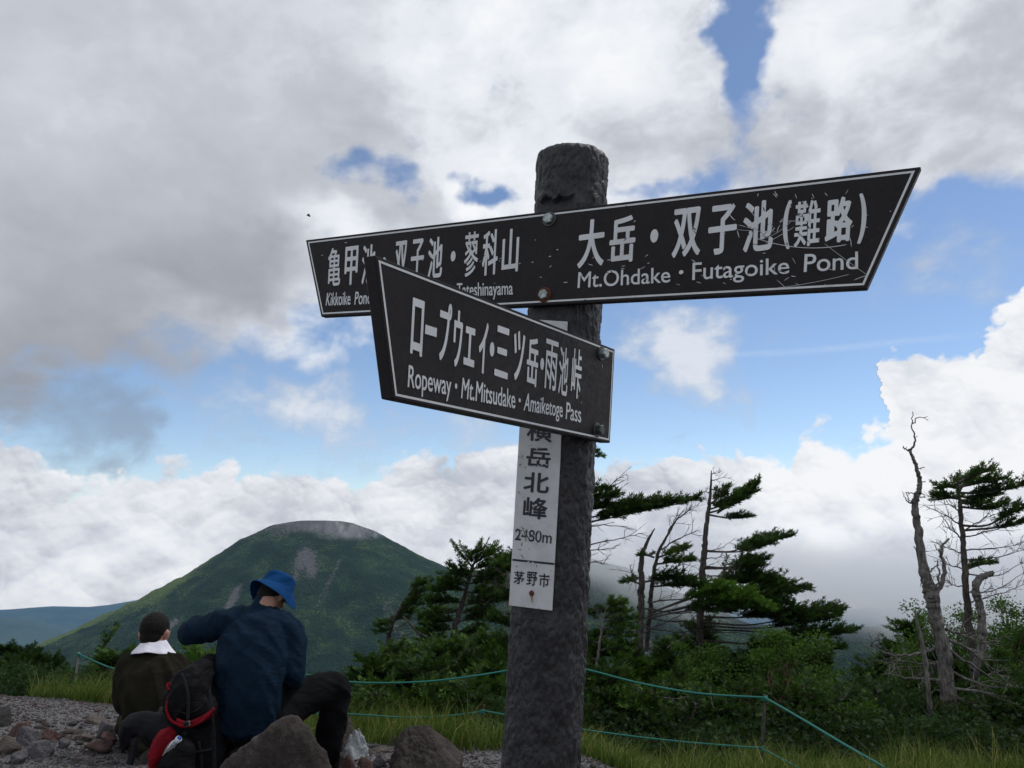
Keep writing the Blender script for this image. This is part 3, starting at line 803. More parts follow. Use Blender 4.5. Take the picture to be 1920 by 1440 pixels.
# -- hill slope on the right, half lost in cloud
def hill():
    xs = np.linspace(-150, 2600, 260); ys = np.linspace(700, 2600, 170)
    X, Y = np.meshgrid(xs, ys)
    D0 = 1900.0
    cp = [at(px, py, D0) for px, py in ((1000, 1060), (1080, 1045), (1200, 1075), (1300, 1125), (1420, 1165), (1560, 1178), (1660, 1170), (1800, 1130), (1950, 1090), (2400, 1000))]
    crest = np.interp(X, [p.x for p in cp], [p.z for p in cp])
    Z = crest - np.abs(Y - D0) * np.where(Y < D0, 0.42, 0.8)
    Z += noise2(X, Y, 1 / 380.0, 105.0, 5) * 30 + noise2(X, Y, 1 / 50.0, 115.0, 4) * 8 + noise2(X, Y, 1 / 13.0, 125.0, 2) * 3
    sc_ = 0.75 * np.exp(-(((X - 250) / 60) ** 2 + ((Y - 1500) / 160) ** 2)); gr = 0.3 * ss01(noise2(X, Y, 1 / 200.0, 65.0, 4), 0.0, 0.5) + 0.5 * np.exp(-(((X - 330) / 90) ** 2 + ((Y - 1560) / 70) ** 2))
    rgba = np.stack([sc_, gr, sc_ * 0, sc_ * 0 + 1], -1).reshape(-1, 4)
    ny, nx = X.shape; i = np.arange(ny * nx).reshape(ny, nx)
    F = np.stack([i[:-1, :-1], i[:-1, 1:], i[1:, 1:], i[1:, :-1]], -1).reshape(-1, 4)
    tag(mesh_np('hill', np.stack([X, Y, Z], -1).reshape(-1, 3), F, M_FOREST, smooth=True, attrs={'scree': ('FLOAT_COLOR', 'POINT', rgba)}), kind='structure')
hill()

# -- valley floor and the blue ridges far to the left: one polar sheet to the edge of sight
def valley_b(nt, s, co):
    n1 = nt.noise(co, 0.0006, 6, 0.65); n2 = nt.noise(co, 0.004, 5, 0.65)
    c = nt.mix(nt.rng(n1, 0.42, 0.6), (0.018, 0.040, 0.022), (0.05, 0.075, 0.035))
    c = nt.mix(nt.m('MULTIPLY', nt.rng(n2, 0.56, 0.66), 0.5), c, (0.13, 0.13, 0.09))
    nt.put(s.inputs['Base Color'], c)
M_VALLEY = new_mat('valley_woods', rough=1.0, build=valley_b, spec=0.05)
def valley():
    rr = np.concatenate([[18], np.geomspace(40, 17000, 170)]); aa = np.radians(np.linspace(-180, 180, 361))
    A, Rr = np.meshgrid(aa, rr)
    X, Y = Rr * np.sin(A), Rr * np.cos(A)
    Z = np.interp(Rr, [0, 18, 40, 120, 400, 1200, 3000, 6000, 12000, 17000], [-9, -9, -14, -60, -230, -640, -960, -1200, -1400, -1500])
    k = ss01(Rr, 1500, 6000)
    rid = fbm(np.stack([X.ravel() / 4200, Y.ravel() / 4200, X.ravel() * 0 + 4.2], 1).astype(np.float32), 5, 0.5).reshape(X.shape)
    Z = Z + k * rid * 420 + noise2(X, Y, 1 / 500.0, 7.0, 4) * 30 * ss01(Rr, 200, 800)
    az = np.degrees(A)
    def ridge(r0, w, el_pts, amp):
        """a range whose crest runs at distance r0"""
        e = np.interp(az, [p[0] for p in el_pts], [p[1] for p in el_pts])
        return (EYE + np.tan(np.radians(e)) * r0) - ((Rr - r0) / w) ** 2 * 120 + rid * amp
    r1 = ridge(11500, 1100, [(-180, -5.0)] + [azel(*p) for p in ((-300, 1150), (0, 1163), (60, 1168), (110, 1190), (200, 1215), (330, 1250))] + [(-16, -9), (180, -8)], 60)
    r2 = ridge(15500, 1300, [(-180, -4.9)] + [azel(*p) for p in ((-300, 1140), (0, 1146), (90, 1138), (180, 1140), (260, 1126), (330, 1112), (400, 1120), (560, 1140))] + [(0, -4.9), (180, -4.9)], 25)
    Z = np.maximum(np.maximum(Z, r1), r2)
    o = grid_mesh(X, Y, Z, 'valley', M_VALLEY); tag(o, kind='structure')
valley()

# -- haze: one closed box of thin air
def haze_box():
    z0, z1 = -1800.0, HAZE_TOP; w = HAZE_W
    bm = bmesh.new(); bmesh.ops.create_cube(bm, size=1.0)
    bmesh.ops.transform(bm, matrix=Matrix.Translation((0, 0, (z0 + z1) / 2)) @ Matrix.Diagonal((2 * w, 2 * w, z1 - z0, 1)), verts=bm.verts)
    me = bpy.data.meshes.new('haze'); bm.to_mesh(me); bm.free()
    m = bpy.data.materials.new('haze_air'); m.use_nodes = True; m.node_tree.nodes.clear(); nt = NT(m.node_tree)
    v = nt.node('ShaderNodeVolumePrincipled'); v.inputs['Color'].default_value = (0.36, 0.62, 1.0, 1); v.inputs['Density'].default_value = HAZE_DENSITY
    v.inputs['Anisotropy'].default_value = 0.2
    o = nt.node('ShaderNodeOutputMaterial'); nt.l.new(v.outputs[0], o.inputs['Volume'])
    me.materials.append(m)
    ob = bpy.data.objects.new('haze', me); C.objects.link(ob); tag(ob, kind='stuff')
haze_box()

# -- cloud lying against the hill on the right
def mist():
    x0, x1, y0, y1, z0, z1 = -60.0, 1750.0, 1050.0, 1900.0, -300.0, 70.0
    bm = bmesh.new(); bmesh.ops.create_cube(bm, size=1.0)
    bmesh.ops.transform(bm, matrix=Matrix.Translation(((x0 + x1) / 2, (y0 + y1) / 2, (z0 + z1) / 2)) @ Matrix.Diagonal((x1 - x0, y1 - y0, z1 - z0, 1)), verts=bm.verts)
    me = bpy.data.meshes.new('mist'); bm.to_mesh(me); bm.free()
    m = bpy.data.materials.new('mist_cloud'); m.use_nodes = True; m.node_tree.nodes.clear(); nt = NT(m.node_tree)
    co = nt.node('ShaderNodeTexCoord').outputs['Object']
    sp = nt.node('ShaderNodeSeparateXYZ'); nt.put(sp.inputs[0], co)
    n1 = nt.noise(co, 0.0045, 5, 0.6, 0.6)
    fc = nt.node('ShaderNodeFloatCurve'); nt.put(fc.inputs['Value'], nt.rng(sp.outputs[0], -200, 1800, 0, 1, False))
    pts = [(0.0, .80), (0.17, .72), (0.23, .66), (0.35, .52), (0.45, .42), (0.58, .40), (0.75, .45), (1.0, .55)]
    cv = fc.mapping.curves[0]; cv.points[0].location = pts[0]; cv.points[1].location = pts[-1]
    for p in pts[1:-1]: cv.points.new(*p)
    fc.mapping.update()
    base = nt.rng(fc.outputs[0], 0, 1, -300, 0, False)
    h = nt.m('SUBTRACT', sp.outputs[2], base)
    h = nt.m('ADD', h, nt.m('MULTIPLY', nt.m('SUBTRACT', n1, 0.5), 260.0))
    d = nt.rng(h, -25, 75)
    edge = nt.m('MULTIPLY', nt.rng(sp.outputs[1], 1060, 1250), nt.rng(sp.outputs[1], 1890, 1750))
    edge = nt.m('MULTIPLY', edge, nt.m('MULTIPLY', nt.rng(sp.outputs[0], -50, 120), nt.rng(sp.outputs[0], 1740, 1550)))
    edge = nt.m('MULTIPLY', edge, nt.rng(nt.m('ADD', sp.outputs[2], nt.m('MULTIPLY', nt.m('SUBTRACT', n1, 0.5), 180.0)), 5, -115))
    v = nt.node('ShaderNodeVolumePrincipled'); v.inputs['Color'].default_value = (0.97, 0.98, 1.0, 1)
    nt.put(v.inputs['Density'], nt.m('MULTIPLY', nt.m('MULTIPLY', d, edge), 0.0065))
    o = nt.node('ShaderNodeOutputMaterial'); nt.l.new(v.outputs[0], o.inputs['Volume'])
    me.materials.append(m); ob = bpy.data.objects.new('mist', me); C.objects.link(ob); tag(ob, 'soft grey mist hanging on the far slope at the right', kind='stuff')
mist()

def summit_wisp():
    c = at(668, 990, MD - 260)
    bm = bmesh.new(); bmesh.ops.create_icosphere(bm, subdivisions=3, radius=1.0)
    bmesh.ops.transform(bm, matrix=Matrix.Translation(c) @ Matrix.Diagonal((170, 110, 42, 1)), verts=bm.verts)
    me = bpy.data.meshes.new('mist'); bm.to_mesh(me); bm.free()
    m = bpy.data.materials.new('wisp'); m.use_nodes = True; m.node_tree.nodes.clear(); nt = NT(m.node_tree)
    co = nt.node('ShaderNodeTexCoord').outputs['Object']
    n1 = nt.noise(nt.mapping(co, (1.4, 1, 0.8), (0, 0.7, 0)), 0.018, 5, 0.65, 0.8)
    q = nt.node('ShaderNodeVectorMath', operation='SUBTRACT'); nt.put(q.inputs[0], co); q.inputs[1].default_value = c
    q2 = nt.node('ShaderNodeVectorMath', operation='DIVIDE'); nt.put(q2.inputs[0], q.outputs[0]); q2.inputs[1].default_value = (170, 110, 42)
    q3 = nt.node('ShaderNodeVectorMath', operation='LENGTH'); nt.put(q3.inputs[0], q2.outputs[0])
    v = nt.node('ShaderNodeVolumePrincipled'); v.inputs['Color'].default_value = (0.97, 0.98, 1.0, 1)
    nt.put(v.inputs['Density'], nt.m('MULTIPLY', nt.m('MULTIPLY', nt.rng(n1, 0.50, 0.70), nt.rng(q3.outputs['Value'], 1.0, 0.2)), 0.014))
    o = nt.node('ShaderNodeOutputMaterial'); nt.l.new(v.outputs[0], o.inputs['Volume'])
    me.materials.append(m); ob = bpy.data.objects.new('mist', me); C.objects.link(ob); tag(ob, 'thin wisp of cloud drifting over the mountain top', kind='stuff')
summit_wisp()
# ------------------------------------------------------------ rocks, stones, gravel
def ground_hit(px, py):
    d = cam_dir(px, py); d = d / d.y
    y = 2.5
    while y < 30:
        p = EYEV + d * y
        if p.z < ground_z(p.x, p.y): return p
        y += 0.05
    return EYEV + d * 7
def rock_mat(name, a, b_, lichen=0.25, sc_=6.0):
    def b(nt, s, co):
        n1 = nt.noise(co, sc_, 7, 0.65); n2 = nt.noise(co, sc_ * 7, 6, 0.7); n3 = nt.noise(co, sc_ * 2.2, 4, 0.6, 0.5)
        c = nt.mix(nt.rng(n1, 0.32, 0.68), a, b_)
        c = nt.mix(nt.rng(n2, 0.55, 0.75, 0, 0.55), c, tuple(min(1, v * 1.9) for v in b_))
        c = nt.mix(nt.rng(n2, 0.45, 0.25, 0, 0.7), c, tuple(v * 0.35 for v in a))
        c = nt.mix(nt.m('MULTIPLY', nt.rng(n3, 0.60, 0.66), lichen), c, (0.17, 0.18, 0.14))
        sp = nt.rng(nt.noise(co, sc_ * 16, 3, 0.6), 0.66, 0.72)
        c = nt.mix(nt.m('MULTIPLY', sp, 0.55), c, (0.30, 0.29, 0.28))
        nt.put(s.inputs['Base Color'], c)
        nt.put(s.inputs['Normal'], nt.bump(n2, 0.9, 0.03, nt.bump(n1, 0.5, 0.04)))
    return new_mat(name, rough=0.92, build=b, spec=0.25)
RM = {'brown': rock_mat('rock_brown', (0.045, 0.037, 0.033), (0.085, 0.072, 0.065)), 'grey': rock_mat('rock_grey', (0.088, 0.086, 0.093), (0.155, 0.152, 0.162)),
      'red': rock_mat('rock_red', (0.075, 0.042, 0.038), (0.125, 0.078, 0.070)), 'tan': rock_mat('rock_tan', (0.095, 0.080, 0.067), (0.160, 0.136, 0.118)),
      'dark': rock_mat('rock_dark', (0.030, 0.028, 0.027), (0.060, 0.056, 0.054))}
def rock_shape(seed, sx, sy, sz, sub=4, planes=14, jag=0.5):
    bm = bmesh.new(); bmesh.ops.create_icosphere(bm, subdivisions=sub, radius=1.0)
    rn = np.random.default_rng(seed)
    N = rn.normal(size=(planes, 3)); N /= np.linalg.norm(N, axis=1)[:, None]; Dk = rn.uniform(0.62, 0.98, planes)
    P = np.array([v.co[:] for v in bm.verts], np.float32)
    dots = P @ N.T
    r = np.where(dots > 0.05, Dk / np.maximum(dots, 0.05), 9.0)
    r = -np.log(np.exp(-26 * np.minimum(r, 1.25)).sum(1)) / 26; r = np.clip(r, 0.35, 1.2)
    r = r + fbm(P * 2.2 + seed * 3.1, 4, 0.55) * 0.20 * jag + (fbm(P * 6 + seed, 4, 0.6) * 0.085 if sub > 3 else 0)
    P = P * r[:, None]; P -= (P.max(0) + P.min(0)) / 2; P /= (P.max(0) - P.min(0)) / 2
    P *= np.array([sx, sy, sz])
    F = np.array([[v.index for v in f.verts] for f in bm.faces]); bm.free()
    return P, F
ROCKS = []
def rock(x0, x1, y0, y1, Y, mat, seed, label, sub=5, depth=1.0, bury=0.25, rot=0.0, group='rocks around the gravel', name='rock', warp=None):
    """a rock seen between these photo pixels, standing Y metres off"""
    a, b = at(x0, y1, Y), at(x1, y0, Y)
    w = (b.x - a.x) / 2; h = b.z - a.z
    gz = min(ground_z((a.x + b.x) / 2, Y), a.z)
    sz = (b.z - gz) / 2 * (1 + bury)
    P, F = rock_shape(seed, w, w * depth, sz, sub)
    if warp is not None: P = warp(P, w, sz)
    cx, cz = (a.x + b.x) / 2, b.z - sz
    o = mesh_np(name, P, F, RM[mat], smooth=True)
    o.location = (cx, Y, cz)
    tag(o, label, 'rock', group); ROCKS.append(o); return o
def peak_warp(px):           # pull the summit sideways (px in -1..1)
    def f(P, w, h):
        P[:, 2] = h * np.sign(P[:, 2]) * np.abs(P[:, 2] / h) ** 0.8
        t = np.clip(P[:, 2] / h, -1, 1); P[:, 0] = P[:, 0] * (1.0 - 0.20 * ss01(t, 0.0, 1.0)) + px * w * ss01(t, 0, 1) * 0.5
        return P
    return f
def big_warp(P, w, h):
    P[:, 2] = h * np.sign(P[:, 2]) * np.abs(P[:, 2] / h) ** 0.62
    t = np.clip(P[:, 2] / h, -1, 1); P[:, 0] = P[:, 0] * (1.25 - 0.30 * ss01(t, 0.0, 1.0)) - 0.16 * w * ss01(t, 0.2, 1.0)
    return P
rock(428, 622, 1333, 1500, 4.25, 'brown', 21, 'large grey-brown boulder with a rounded peak in front of the seated man in blue', 6, 0.7, 0.25, warp=big_warp)
rock(405, 500, 1388, 1560, 4.62, 'dark', 5, 'dark rock that the man in blue sits on', 5, 1.6, 0.1)
rock(606, 664, 1345, 1440, 5.35, 'brown', 9, 'upright brown rock behind the lower leg of the man in blue', 5, 0.9)
rock(283, 345, 1318, 1400, 5.25, 'brown', 31, 'brown rock between the two seated men behind the backpack', 5, 0.9)
rock(728, 870, 1360, 1470, 5.1, 'brown', 14, 'pale brown angular boulder left of the signpost foot', 6, 0.8, warp=peak_warp(-0.25))
rock(688, 775, 1379, 1425, 6.3, 'dark', 41, 'low dark slab behind the plastic bag', 5, 0.8)
rock(-40, 32, 1325, 1395, 6.5, 'dark', 43, 'dark boulder cut by the left edge of the picture', 5, 0.9)
rock(12, 66, 1352, 1392, 6.25, 'red', 44, 'reddish flat rock behind the grey angular one', 5, 0.9)
rock(24, 76, 1360, 1406, 6.05, 'grey', 45, 'light grey angular rock in the left pile', 5, 0.8)
rock(66, 112, 1367, 1402, 6.15, 'red', 46, 'rusty brown rock at the right end of the left pile', 5, 0.9)
rock(-12, 42, 1377, 1416, 5.8, 'tan', 47, 'rounded tan rock at the bottom left corner', 5, 0.9)
rock(52, 102, 1387, 1414, 5.75, 'grey', 48, 'flat grey rock lying in front of the left pile', 5, 0.8)
rock(44, 130, 1333, 1368, 6.9, 'dark', 49, 'long low dark slab under the rope post', 5, 0.7)
rock(156, 206, 1340, 1366, 6.7, 'tan', 50, 'long tan stone left of the man with the towel', 4, 0.7)
rock(180, 214, 1350, 1374, 6.35, 'grey', 51, 'grey rounded stone beside the man with the towel', 4, 0.8)
rock(96, 132, 1330, 1346, 7.3, 'tan', 52, 'small pinkish rock at the edge of the grass below the rope post', 4, 0.8)
rock(126, 150, 1360, 1372, 6.6, 'red', 53, 'small reddish stone half sunk in the gravel', 4, 0.8)
rock(160, 212, 1386, 1402, 5.9, 'red', 54, 'flat reddish stone sunk in the gravel left of the hip belt', 4, 0.8)
rock(690, 730, 1400, 1412, 5.9, 'tan', 55, 'thin pale stone behind the plastic bag', 4, 0.6)
rock(630, 672, 1412, 1450, 4.9, 'red', 56, 'reddish stone below the plastic bag', 4, 0.9)
rock(664, 706, 1418, 1450, 4.85, 'red', 57, 'second reddish stone below the plastic bag, nearer the boulder', 4, 0.9)
rock(640, 700, 1436, 1480, 4.6, 'brown', 58, 'brown stone at the bottom edge under the plastic bag', 4, 0.9)
rock(262, 320, 1392, 1430, 5.78, 'dark', 60, 'low stone under the man with the towel', 5, 1.1)

# single stones and gravel
stone_meshes = {}
rs = random.Random(5)
def stone_mesh(k, mat):
    if (k, mat) not in stone_meshes:
        P, F = rock_shape(100 + k, 1, 0.8, 0.55, 3 if k < 4 else 2, 9)
        me = bpy.data.meshes.new('stone'); me.from_pydata(P.tolist(), [], F.tolist()); me.materials.append(RM[mat])
        for p in me.polygons: p.use_smooth = k % 2 == 0
        stone_meshes[(k, mat)] = me
    return stone_meshes[(k, mat)]
for k, (x0, x1, y0, y1, Y, mt, lb) in enumerate(((215, 236, 1352, 1366, 6.5, 'tan', 'pale stone touching the olive trousers of the towel man'), (132, 158, 1344, 1356, 6.9, 'tan', 'pinkish tan stone on the gravel rim under the grass'), (104, 124, 1348, 1358, 6.8, 'grey', 'small grey stone right of the long dark slab'),
                              (140, 176, 1374, 1388, 6.2, 'tan', 'flat tan stone in the middle of the left gravel'), (108, 134, 1384, 1398, 5.95, 'grey', 'grey stone right of the flat grey rock'), (190, 222, 1372, 1386, 6.15, 'red', 'reddish stone left of the dangling strap'), (20, 52, 1408, 1424, 5.6, 'grey', 'grey stone below the rounded tan rock'), (700, 728, 1412, 1426, 5.6, 'grey', 'grey stone between plastic bag and right boulder'))):
    rock(x0, x1, y0, y1, Y, mt, 200 + k, lb, 4, 0.8)
n = 0
while n < 110:
    px = rs.uniform(60, 300) if n < 90 else rs.uniform(640, 860); py = rs.choice([rs.uniform(1345, 1375), rs.uniform(1350, 1400), rs.uniform(1350, 1440)])
    p = ground_hit(px, py)
    r = rs.uniform(0.018, 0.05) * (1.3 if rs.random() < 0.15 else 1)
    o = bpy.data.objects.new('stone', stone_mesh(rs.randrange(8), rs.choice(['grey', 'grey', 'tan', 'tan', 'red', 'brown']))); C.objects.link(o)
    o.location = (p.x, p.y, p.z + r * 0.15); o.scale = (r, r * rs.uniform(.7, 1), r * rs.uniform(.6, 1)); o.rotation_euler = (rs.uniform(-.3, .3), rs.uniform(-.3, .3), rs.uniform(0, 6.28))
    tag(o, 'small loose stone lying on the gravel near the seated men', 'stone', 'small stones scattered over the gravel'); n += 1
def gravel():
    N = 60000
    rn = np.random.default_rng(3)
    y = 4.2 + 3.6 * rn.random(N) ** 1.15; x = -5.2 + rn.random(N) * 6.2
    keep = near_h(x, y) > -0.16
    x, y = x[keep], y[keep]; N = len(x); z = near_full(x, y)
    r = np.exp(rn.normal(math.log(0.0060), 0.45, N)); 
    base = np.array([[1, 0, 0], [-1, 0, 0], [0, 1, 0], [0, -1, 0], [0, 0, .75], [0, 0, -.6]], np.float32)
    f = np.array([[0, 2, 4], [2, 1, 4], [1, 3, 4], [3, 0, 4], [2, 0, 5], [1, 2, 5], [3, 1, 5], [0, 3, 5]])
    a = rn.random(N) * 6.28; c, s_ = np.cos(a), np.sin(a)
    P = base[None] * rn.uniform(0.65, 1.15, (N, 6, 1)) * r[:, None, None]
    Q = np.empty_like(P); Q[..., 0] = P[..., 0] * c[:, None] - P[..., 1] * s_[:, None] + x[:, None]; Q[..., 1] = P[..., 0] * s_[:, None] + P[..., 1] * c[:, None] + y[:, None]; Q[..., 2] = P[..., 2] + z[:, None] + (r * 0.25)[:, None]
    F = (f[None] + (np.arange(N) * 6)[:, None, None]).reshape(-1, 3)
    tint = np.repeat(rn.choice([0, 0, 0, 0, 1, 1, 2], N), 8)
    mats = [RM['grey'], RM['tan'], RM['red']]
    tag(mesh_np('gravel', Q.reshape(-1, 3), F, None, mats=mats, mat_idx=tint), kind='stuff')
gravel()
# ------------------------------------------------------------ seated hikers
def tube(pts, rads, seg=14, ref=None, cap=True):
    """closed loft along pts; rads are r or (r_side, r_depth)"""
    V, F = [], []; n = len(pts); ref = Vector(ref or (0, 1, 0))
    for i, p in enumerate(pts):
        d = (pts[min(i + 1, n - 1)] - pts[max(i - 1, 0)]).normalized()
        s = d.cross(ref)
        if s.length < 1e-3: s = d.cross(Vector((1, 0, 0)))
        s.normalize(); b = s.cross(d).normalized()
        r = rads[i]; ra, rb = r if isinstance(r, tuple) else (r, r)
        for k in range(seg):
            a = 2 * math.pi * k / seg
            V.append(p + s * (ra * math.cos(a)) + b * (rb * math.sin(a)))
    for i in range(n - 1):
        for k in range(seg):
            a, b_ = i * seg + k, i * seg + (k + 1) % seg
            F.append((a, b_, b_ + seg, a + seg))
    if cap:
        for end, base, sgn in ((0, 0, -1), (n - 1, (n - 1) * seg, 1)):
            d = (pts[1] - pts[0]).normalized() * -1 if end == 0 else (pts[-1] - pts[-2]).normalized()
            r = rads[end]; r = min(r) if isinstance(r, tuple) else r
            m = len(V)
            for k in range(seg): V.append(pts[end] + (V[base + k] - pts[end]) * 0.62 + d * r * 0.55)
            V.append(pts[end] + d * r * 0.8)
            for k in range(seg):
                a, b_ = base + k, base + (k + 1) % seg
                q = (a, m + k, m + (k + 1) % seg, b_) if end == 0 else (b_, m + (k + 1) % seg, m + k, a)
                F.append(q[::-1] if end == 0 else q[::-1]); F.append((m + k, m + (k + 1) % seg, m + seg))
    return V, F
def ellipsoid(c, r, rot=(0, 0, 0), seg=18):
    bm = bmesh.new(); bmesh.ops.create_uvsphere(bm, u_segments=seg, v_segments=seg // 2 + 2, radius=1)
    M = Matrix.Translation(c) @ Euler(rot).to_matrix().to_4x4() @ Matrix.Diagonal((*r, 1))
    V = [M @ v.co for v in bm.verts]; F = [tuple(v.index for v in f.verts) for f in bm.faces]; bm.free(); return V, F
def fuse(name, pieces, voxel, mat, parent, smooth_it=6, fold=None, mats=None):
    """weld overlapping pieces into one continuous skin"""
    V, F = [], []
    for v, f in pieces:
        b = len(V); V += [tuple(p) for p in v]; F += [tuple(b + i for i in q) for q in f]
    me = bpy.data.meshes.new('raw'); me.from_pydata(V, [], F)
    bm = bmesh.new(); bm.from_mesh(me); bmesh.ops.recalc_face_normals(bm, faces=bm.faces); bm.to_mesh(me); bm.free()
    o = bpy.data.objects.new('raw', me); C.objects.link(o)
    rm = o.modifiers.new('r', 'REMESH'); rm.mode = 'VOXEL'; rm.voxel_size = voxel
    sm = o.modifiers.new('s', 'SMOOTH'); sm.factor = 0.6; sm.iterations = smooth_it
    bpy.context.view_layer.update()
    m2 = bpy.data.meshes.new_from_object(o.evaluated_get(bpy.context.evaluated_depsgraph_get()))
    bpy.data.objects.remove(o); bpy.data.meshes.remove(me)
    if fold:
        n = len(m2.vertices); co = np.zeros(n * 3, np.float32); m2.vertices.foreach_get('co', co); co = co.reshape(-1, 3)
        no = np.zeros(n * 3, np.float32); m2.vertices.foreach_get('normal', no); no = no.reshape(-1, 3)
        co += no * fold(co)[:, None]; m2.vertices.foreach_set('co', co.ravel())
    m2.name = name; m2.materials.clear()
    for m in mats or [mat]: m2.materials.append(m)
    m2.polygons.foreach_set('use_smooth', np.ones(len(m2.polygons), bool)); m2.update()
    o = bpy.data.objects.new(name, m2); C.objects.link(o)
    if parent: adopt(o, parent)
    return o
def cloth(name, a, b_, rough=0.85, weave=900, sheen=0.0):
    def b(nt, s, co):
        n = nt.noise(co, 9, 5, 0.6); w = nt.noise(co, weave, 2, 0.5); f = nt.noise(nt.mapping(co, (1.0, 1.0, 2.6), (0.2, 0.5, 0.3)), 12, 3, 0.5, 1.2)
        nt.put(s.inputs['Base Color'], nt.mix(nt.rng(n, 0.3, 0.7), a, b_))
        nt.put(s.inputs['Normal'], nt.bump(w, 0.25, 0.001, nt.bump(f, 0.4, 0.02)))
    return new_mat(name, rough=rough, build=b, spec=0.08)
M_SKIN = new_mat('skin', (0.30, 0.165, 0.115), 0.55, build=lambda nt, s, co: nt.put(s.inputs['Base Color'], nt.mix(nt.noise(co, 40, 4), (0.26, 0.13, 0.09), (0.36, 0.20, 0.14))))
M_HAIR = new_mat('hair', (0.010, 0.008, 0.008), 0.7, spec=0.15, build=lambda nt, s, co: (nt.put(s.inputs['Base Color'], nt.mix(nt.noise(co, 60, 5), (0.004, 0.0035, 0.0035), (0.012, 0.010, 0.009))), nt.put(s.inputs['Normal'], nt.bump(nt.noise(nt.mapping(co, (1, 1, .2)), 320, 4), 0.7, 0.004))))
M_NAVY = cloth('shirt_navy', (0.0045, 0.0135, 0.027), (0.0070, 0.0195, 0.039))
M_OLIVE = cloth('shirt_brown', (0.013, 0.012, 0.008), (0.019, 0.017, 0.011))
M_BLACK = cloth('black_cloth', (0.0040, 0.0042, 0.0050), (0.0070, 0.0072, 0.0085))
M_OLIVE2 = cloth('trousers_olive', (0.018, 0.017, 0.010), (0.03, 0.028, 0.018))
M_HAT = cloth('hat_blue', (0.004, 0.040, 0.130), (0.006, 0.055, 0.175))
M_BRIGHT = cloth('blue_cloth', (0.004, 0.035, 0.22), (0.006, 0.055, 0.30))
M_TOWEL = cloth('towel_white', (0.68, 0.67, 0.76), (0.80, 0.79, 0.86), weave=500)
M_BOOT = cloth('boot', (0.02, 0.016, 0.012), (0.035, 0.028, 0.02))

def hand(wrist, fwd, up, side, L=0.17, curl=0.9):
    """palm with five bent fingers; side points to the thumb"""
    out = []; pl = L * 0.52
    c = wrist + fwd * pl * 0.5
    out.append(tube([wrist - fwd * 0.01, wrist + fwd * pl * 0.5, wrist + fwd * pl], [(0.026, 0.018), (0.038, 0.015), (0.036, 0.012)], 12, ref=up))
    for k, (o_, ln) in enumerate(((-0.030, 0.80), (-0.010, 0.97), (0.010, 1.0), (0.030, 0.9))):
        p = wrist + fwd * pl * 0.9 + side * o_; d = fwd.copy(); pts = [p]; r = []
        for j, seg in enumerate((0.23, 0.15, 0.11)):
            d = (Matrix.Rotation(-curl * (0.5 + 0.2 * j), 3, side) @ d).normalized(); pts.append(pts[-1] + d * L * seg * ln)
        out.append(tube(pts, [0.0098, 0.0092, 0.0085, 0.0072], 8, ref=up))
    p = wrist + fwd * pl * 0.25 + side * 0.032
    d = (fwd * 0.7 + side * 0.7).normalized(); d2 = (fwd * 0.95 - up * 0.3).normalized()
    out.append(tube([p - side * 0.012, p + d * 0.035, p + d * 0.035 + d2 * 0.032, p + d * 0.035 + d2 * 0.055], [0.013, 0.012, 0.010, 0.008], 8, ref=up))
    return out
def bezier(ps, n=8):
    """smooth path through control points"""
    out = []
    for i in range(len(ps) - 1):
        p0, p1, p2, p3 = ps[max(i - 1, 0)], ps[i], ps[i + 1], ps[min(i + 2, len(ps) - 1)]
        for k in range(n):
            t = k / n
            out.append(0.5 * ((2 * p1) + (p2 - p0) * t + (2 * p0 - 5 * p1 + 4 * p2 - p3) * t * t + (3 * p1 - p0 - 3 * p2 + p3) * t ** 3))
    out.append(ps[-1]); return out
def lim(ps, rs, n=5, **k):
    pts = bezier(ps, n); m = len(pts); R_ = []
    for i in range(m):
        t = i / (m - 1) * (len(rs) - 1); j = min(int(t), len(rs) - 2); f = t - j
        a = rs[j] if isinstance(rs[j], tuple) else (rs[j], rs[j]); b = rs[j + 1] if isinstance(rs[j + 1], tuple) else (rs[j + 1], rs[j + 1])
        R_.append((a[0] + (b[0] - a[0]) * f, a[1] + (b[1] - a[1]) * f))
    return tube(pts, R_, 18, **k)
def head_pieces(c, fwd, up, s=1.0):
    """skull, jaw, nose, ears; fwd is where the face looks"""
    sd = fwd.cross(up).normalized(); up = sd.cross(fwd).normalized()
    M = Matrix((sd, fwd, up)).transposed(); e = M.to_euler()
    g = lambda x, y, z: c + sd * x * s + fwd * y * s + up * z * s
    P = [ellipsoid(g(0, -0.008, 0.022), (0.078 * s, 0.096 * s, 0.092 * s), e, 24), ellipsoid(g(0, 0.018, -0.040), (0.060 * s, 0.070 * s, 0.072 * s), e, 20),
         tube([g(0, 0.082, 0.005), g(0, 0.104, -0.026), g(0, 0.088, -0.034)], [0.009 * s, 0.014 * s, 0.011 * s], 10),
         ellipsoid(g(0, 0.080, -0.060), (0.024 * s, 0.010 * s, 0.008 * s), e, 12), ellipsoid(g(0, 0.072, -0.092), (0.022 * s, 0.018 * s, 0.014 * s), e, 12),
         ellipsoid(g(-0.030, 0.076, 0.022), (0.022 * s, 0.012 * s, 0.008 * s), e, 12), ellipsoid(g(0.030, 0.076, 0.022), (0.022 * s, 0.012 * s, 0.008 * s), e, 12)]
    for k in (-1, 1): P.append(ellipsoid(g(k * 0.085, -0.004, -0.014), (0.011 * s, 0.019 * s, 0.032 * s), (e.x, e.y + 0.2 * k, e.z), 12))
    return P, g, e

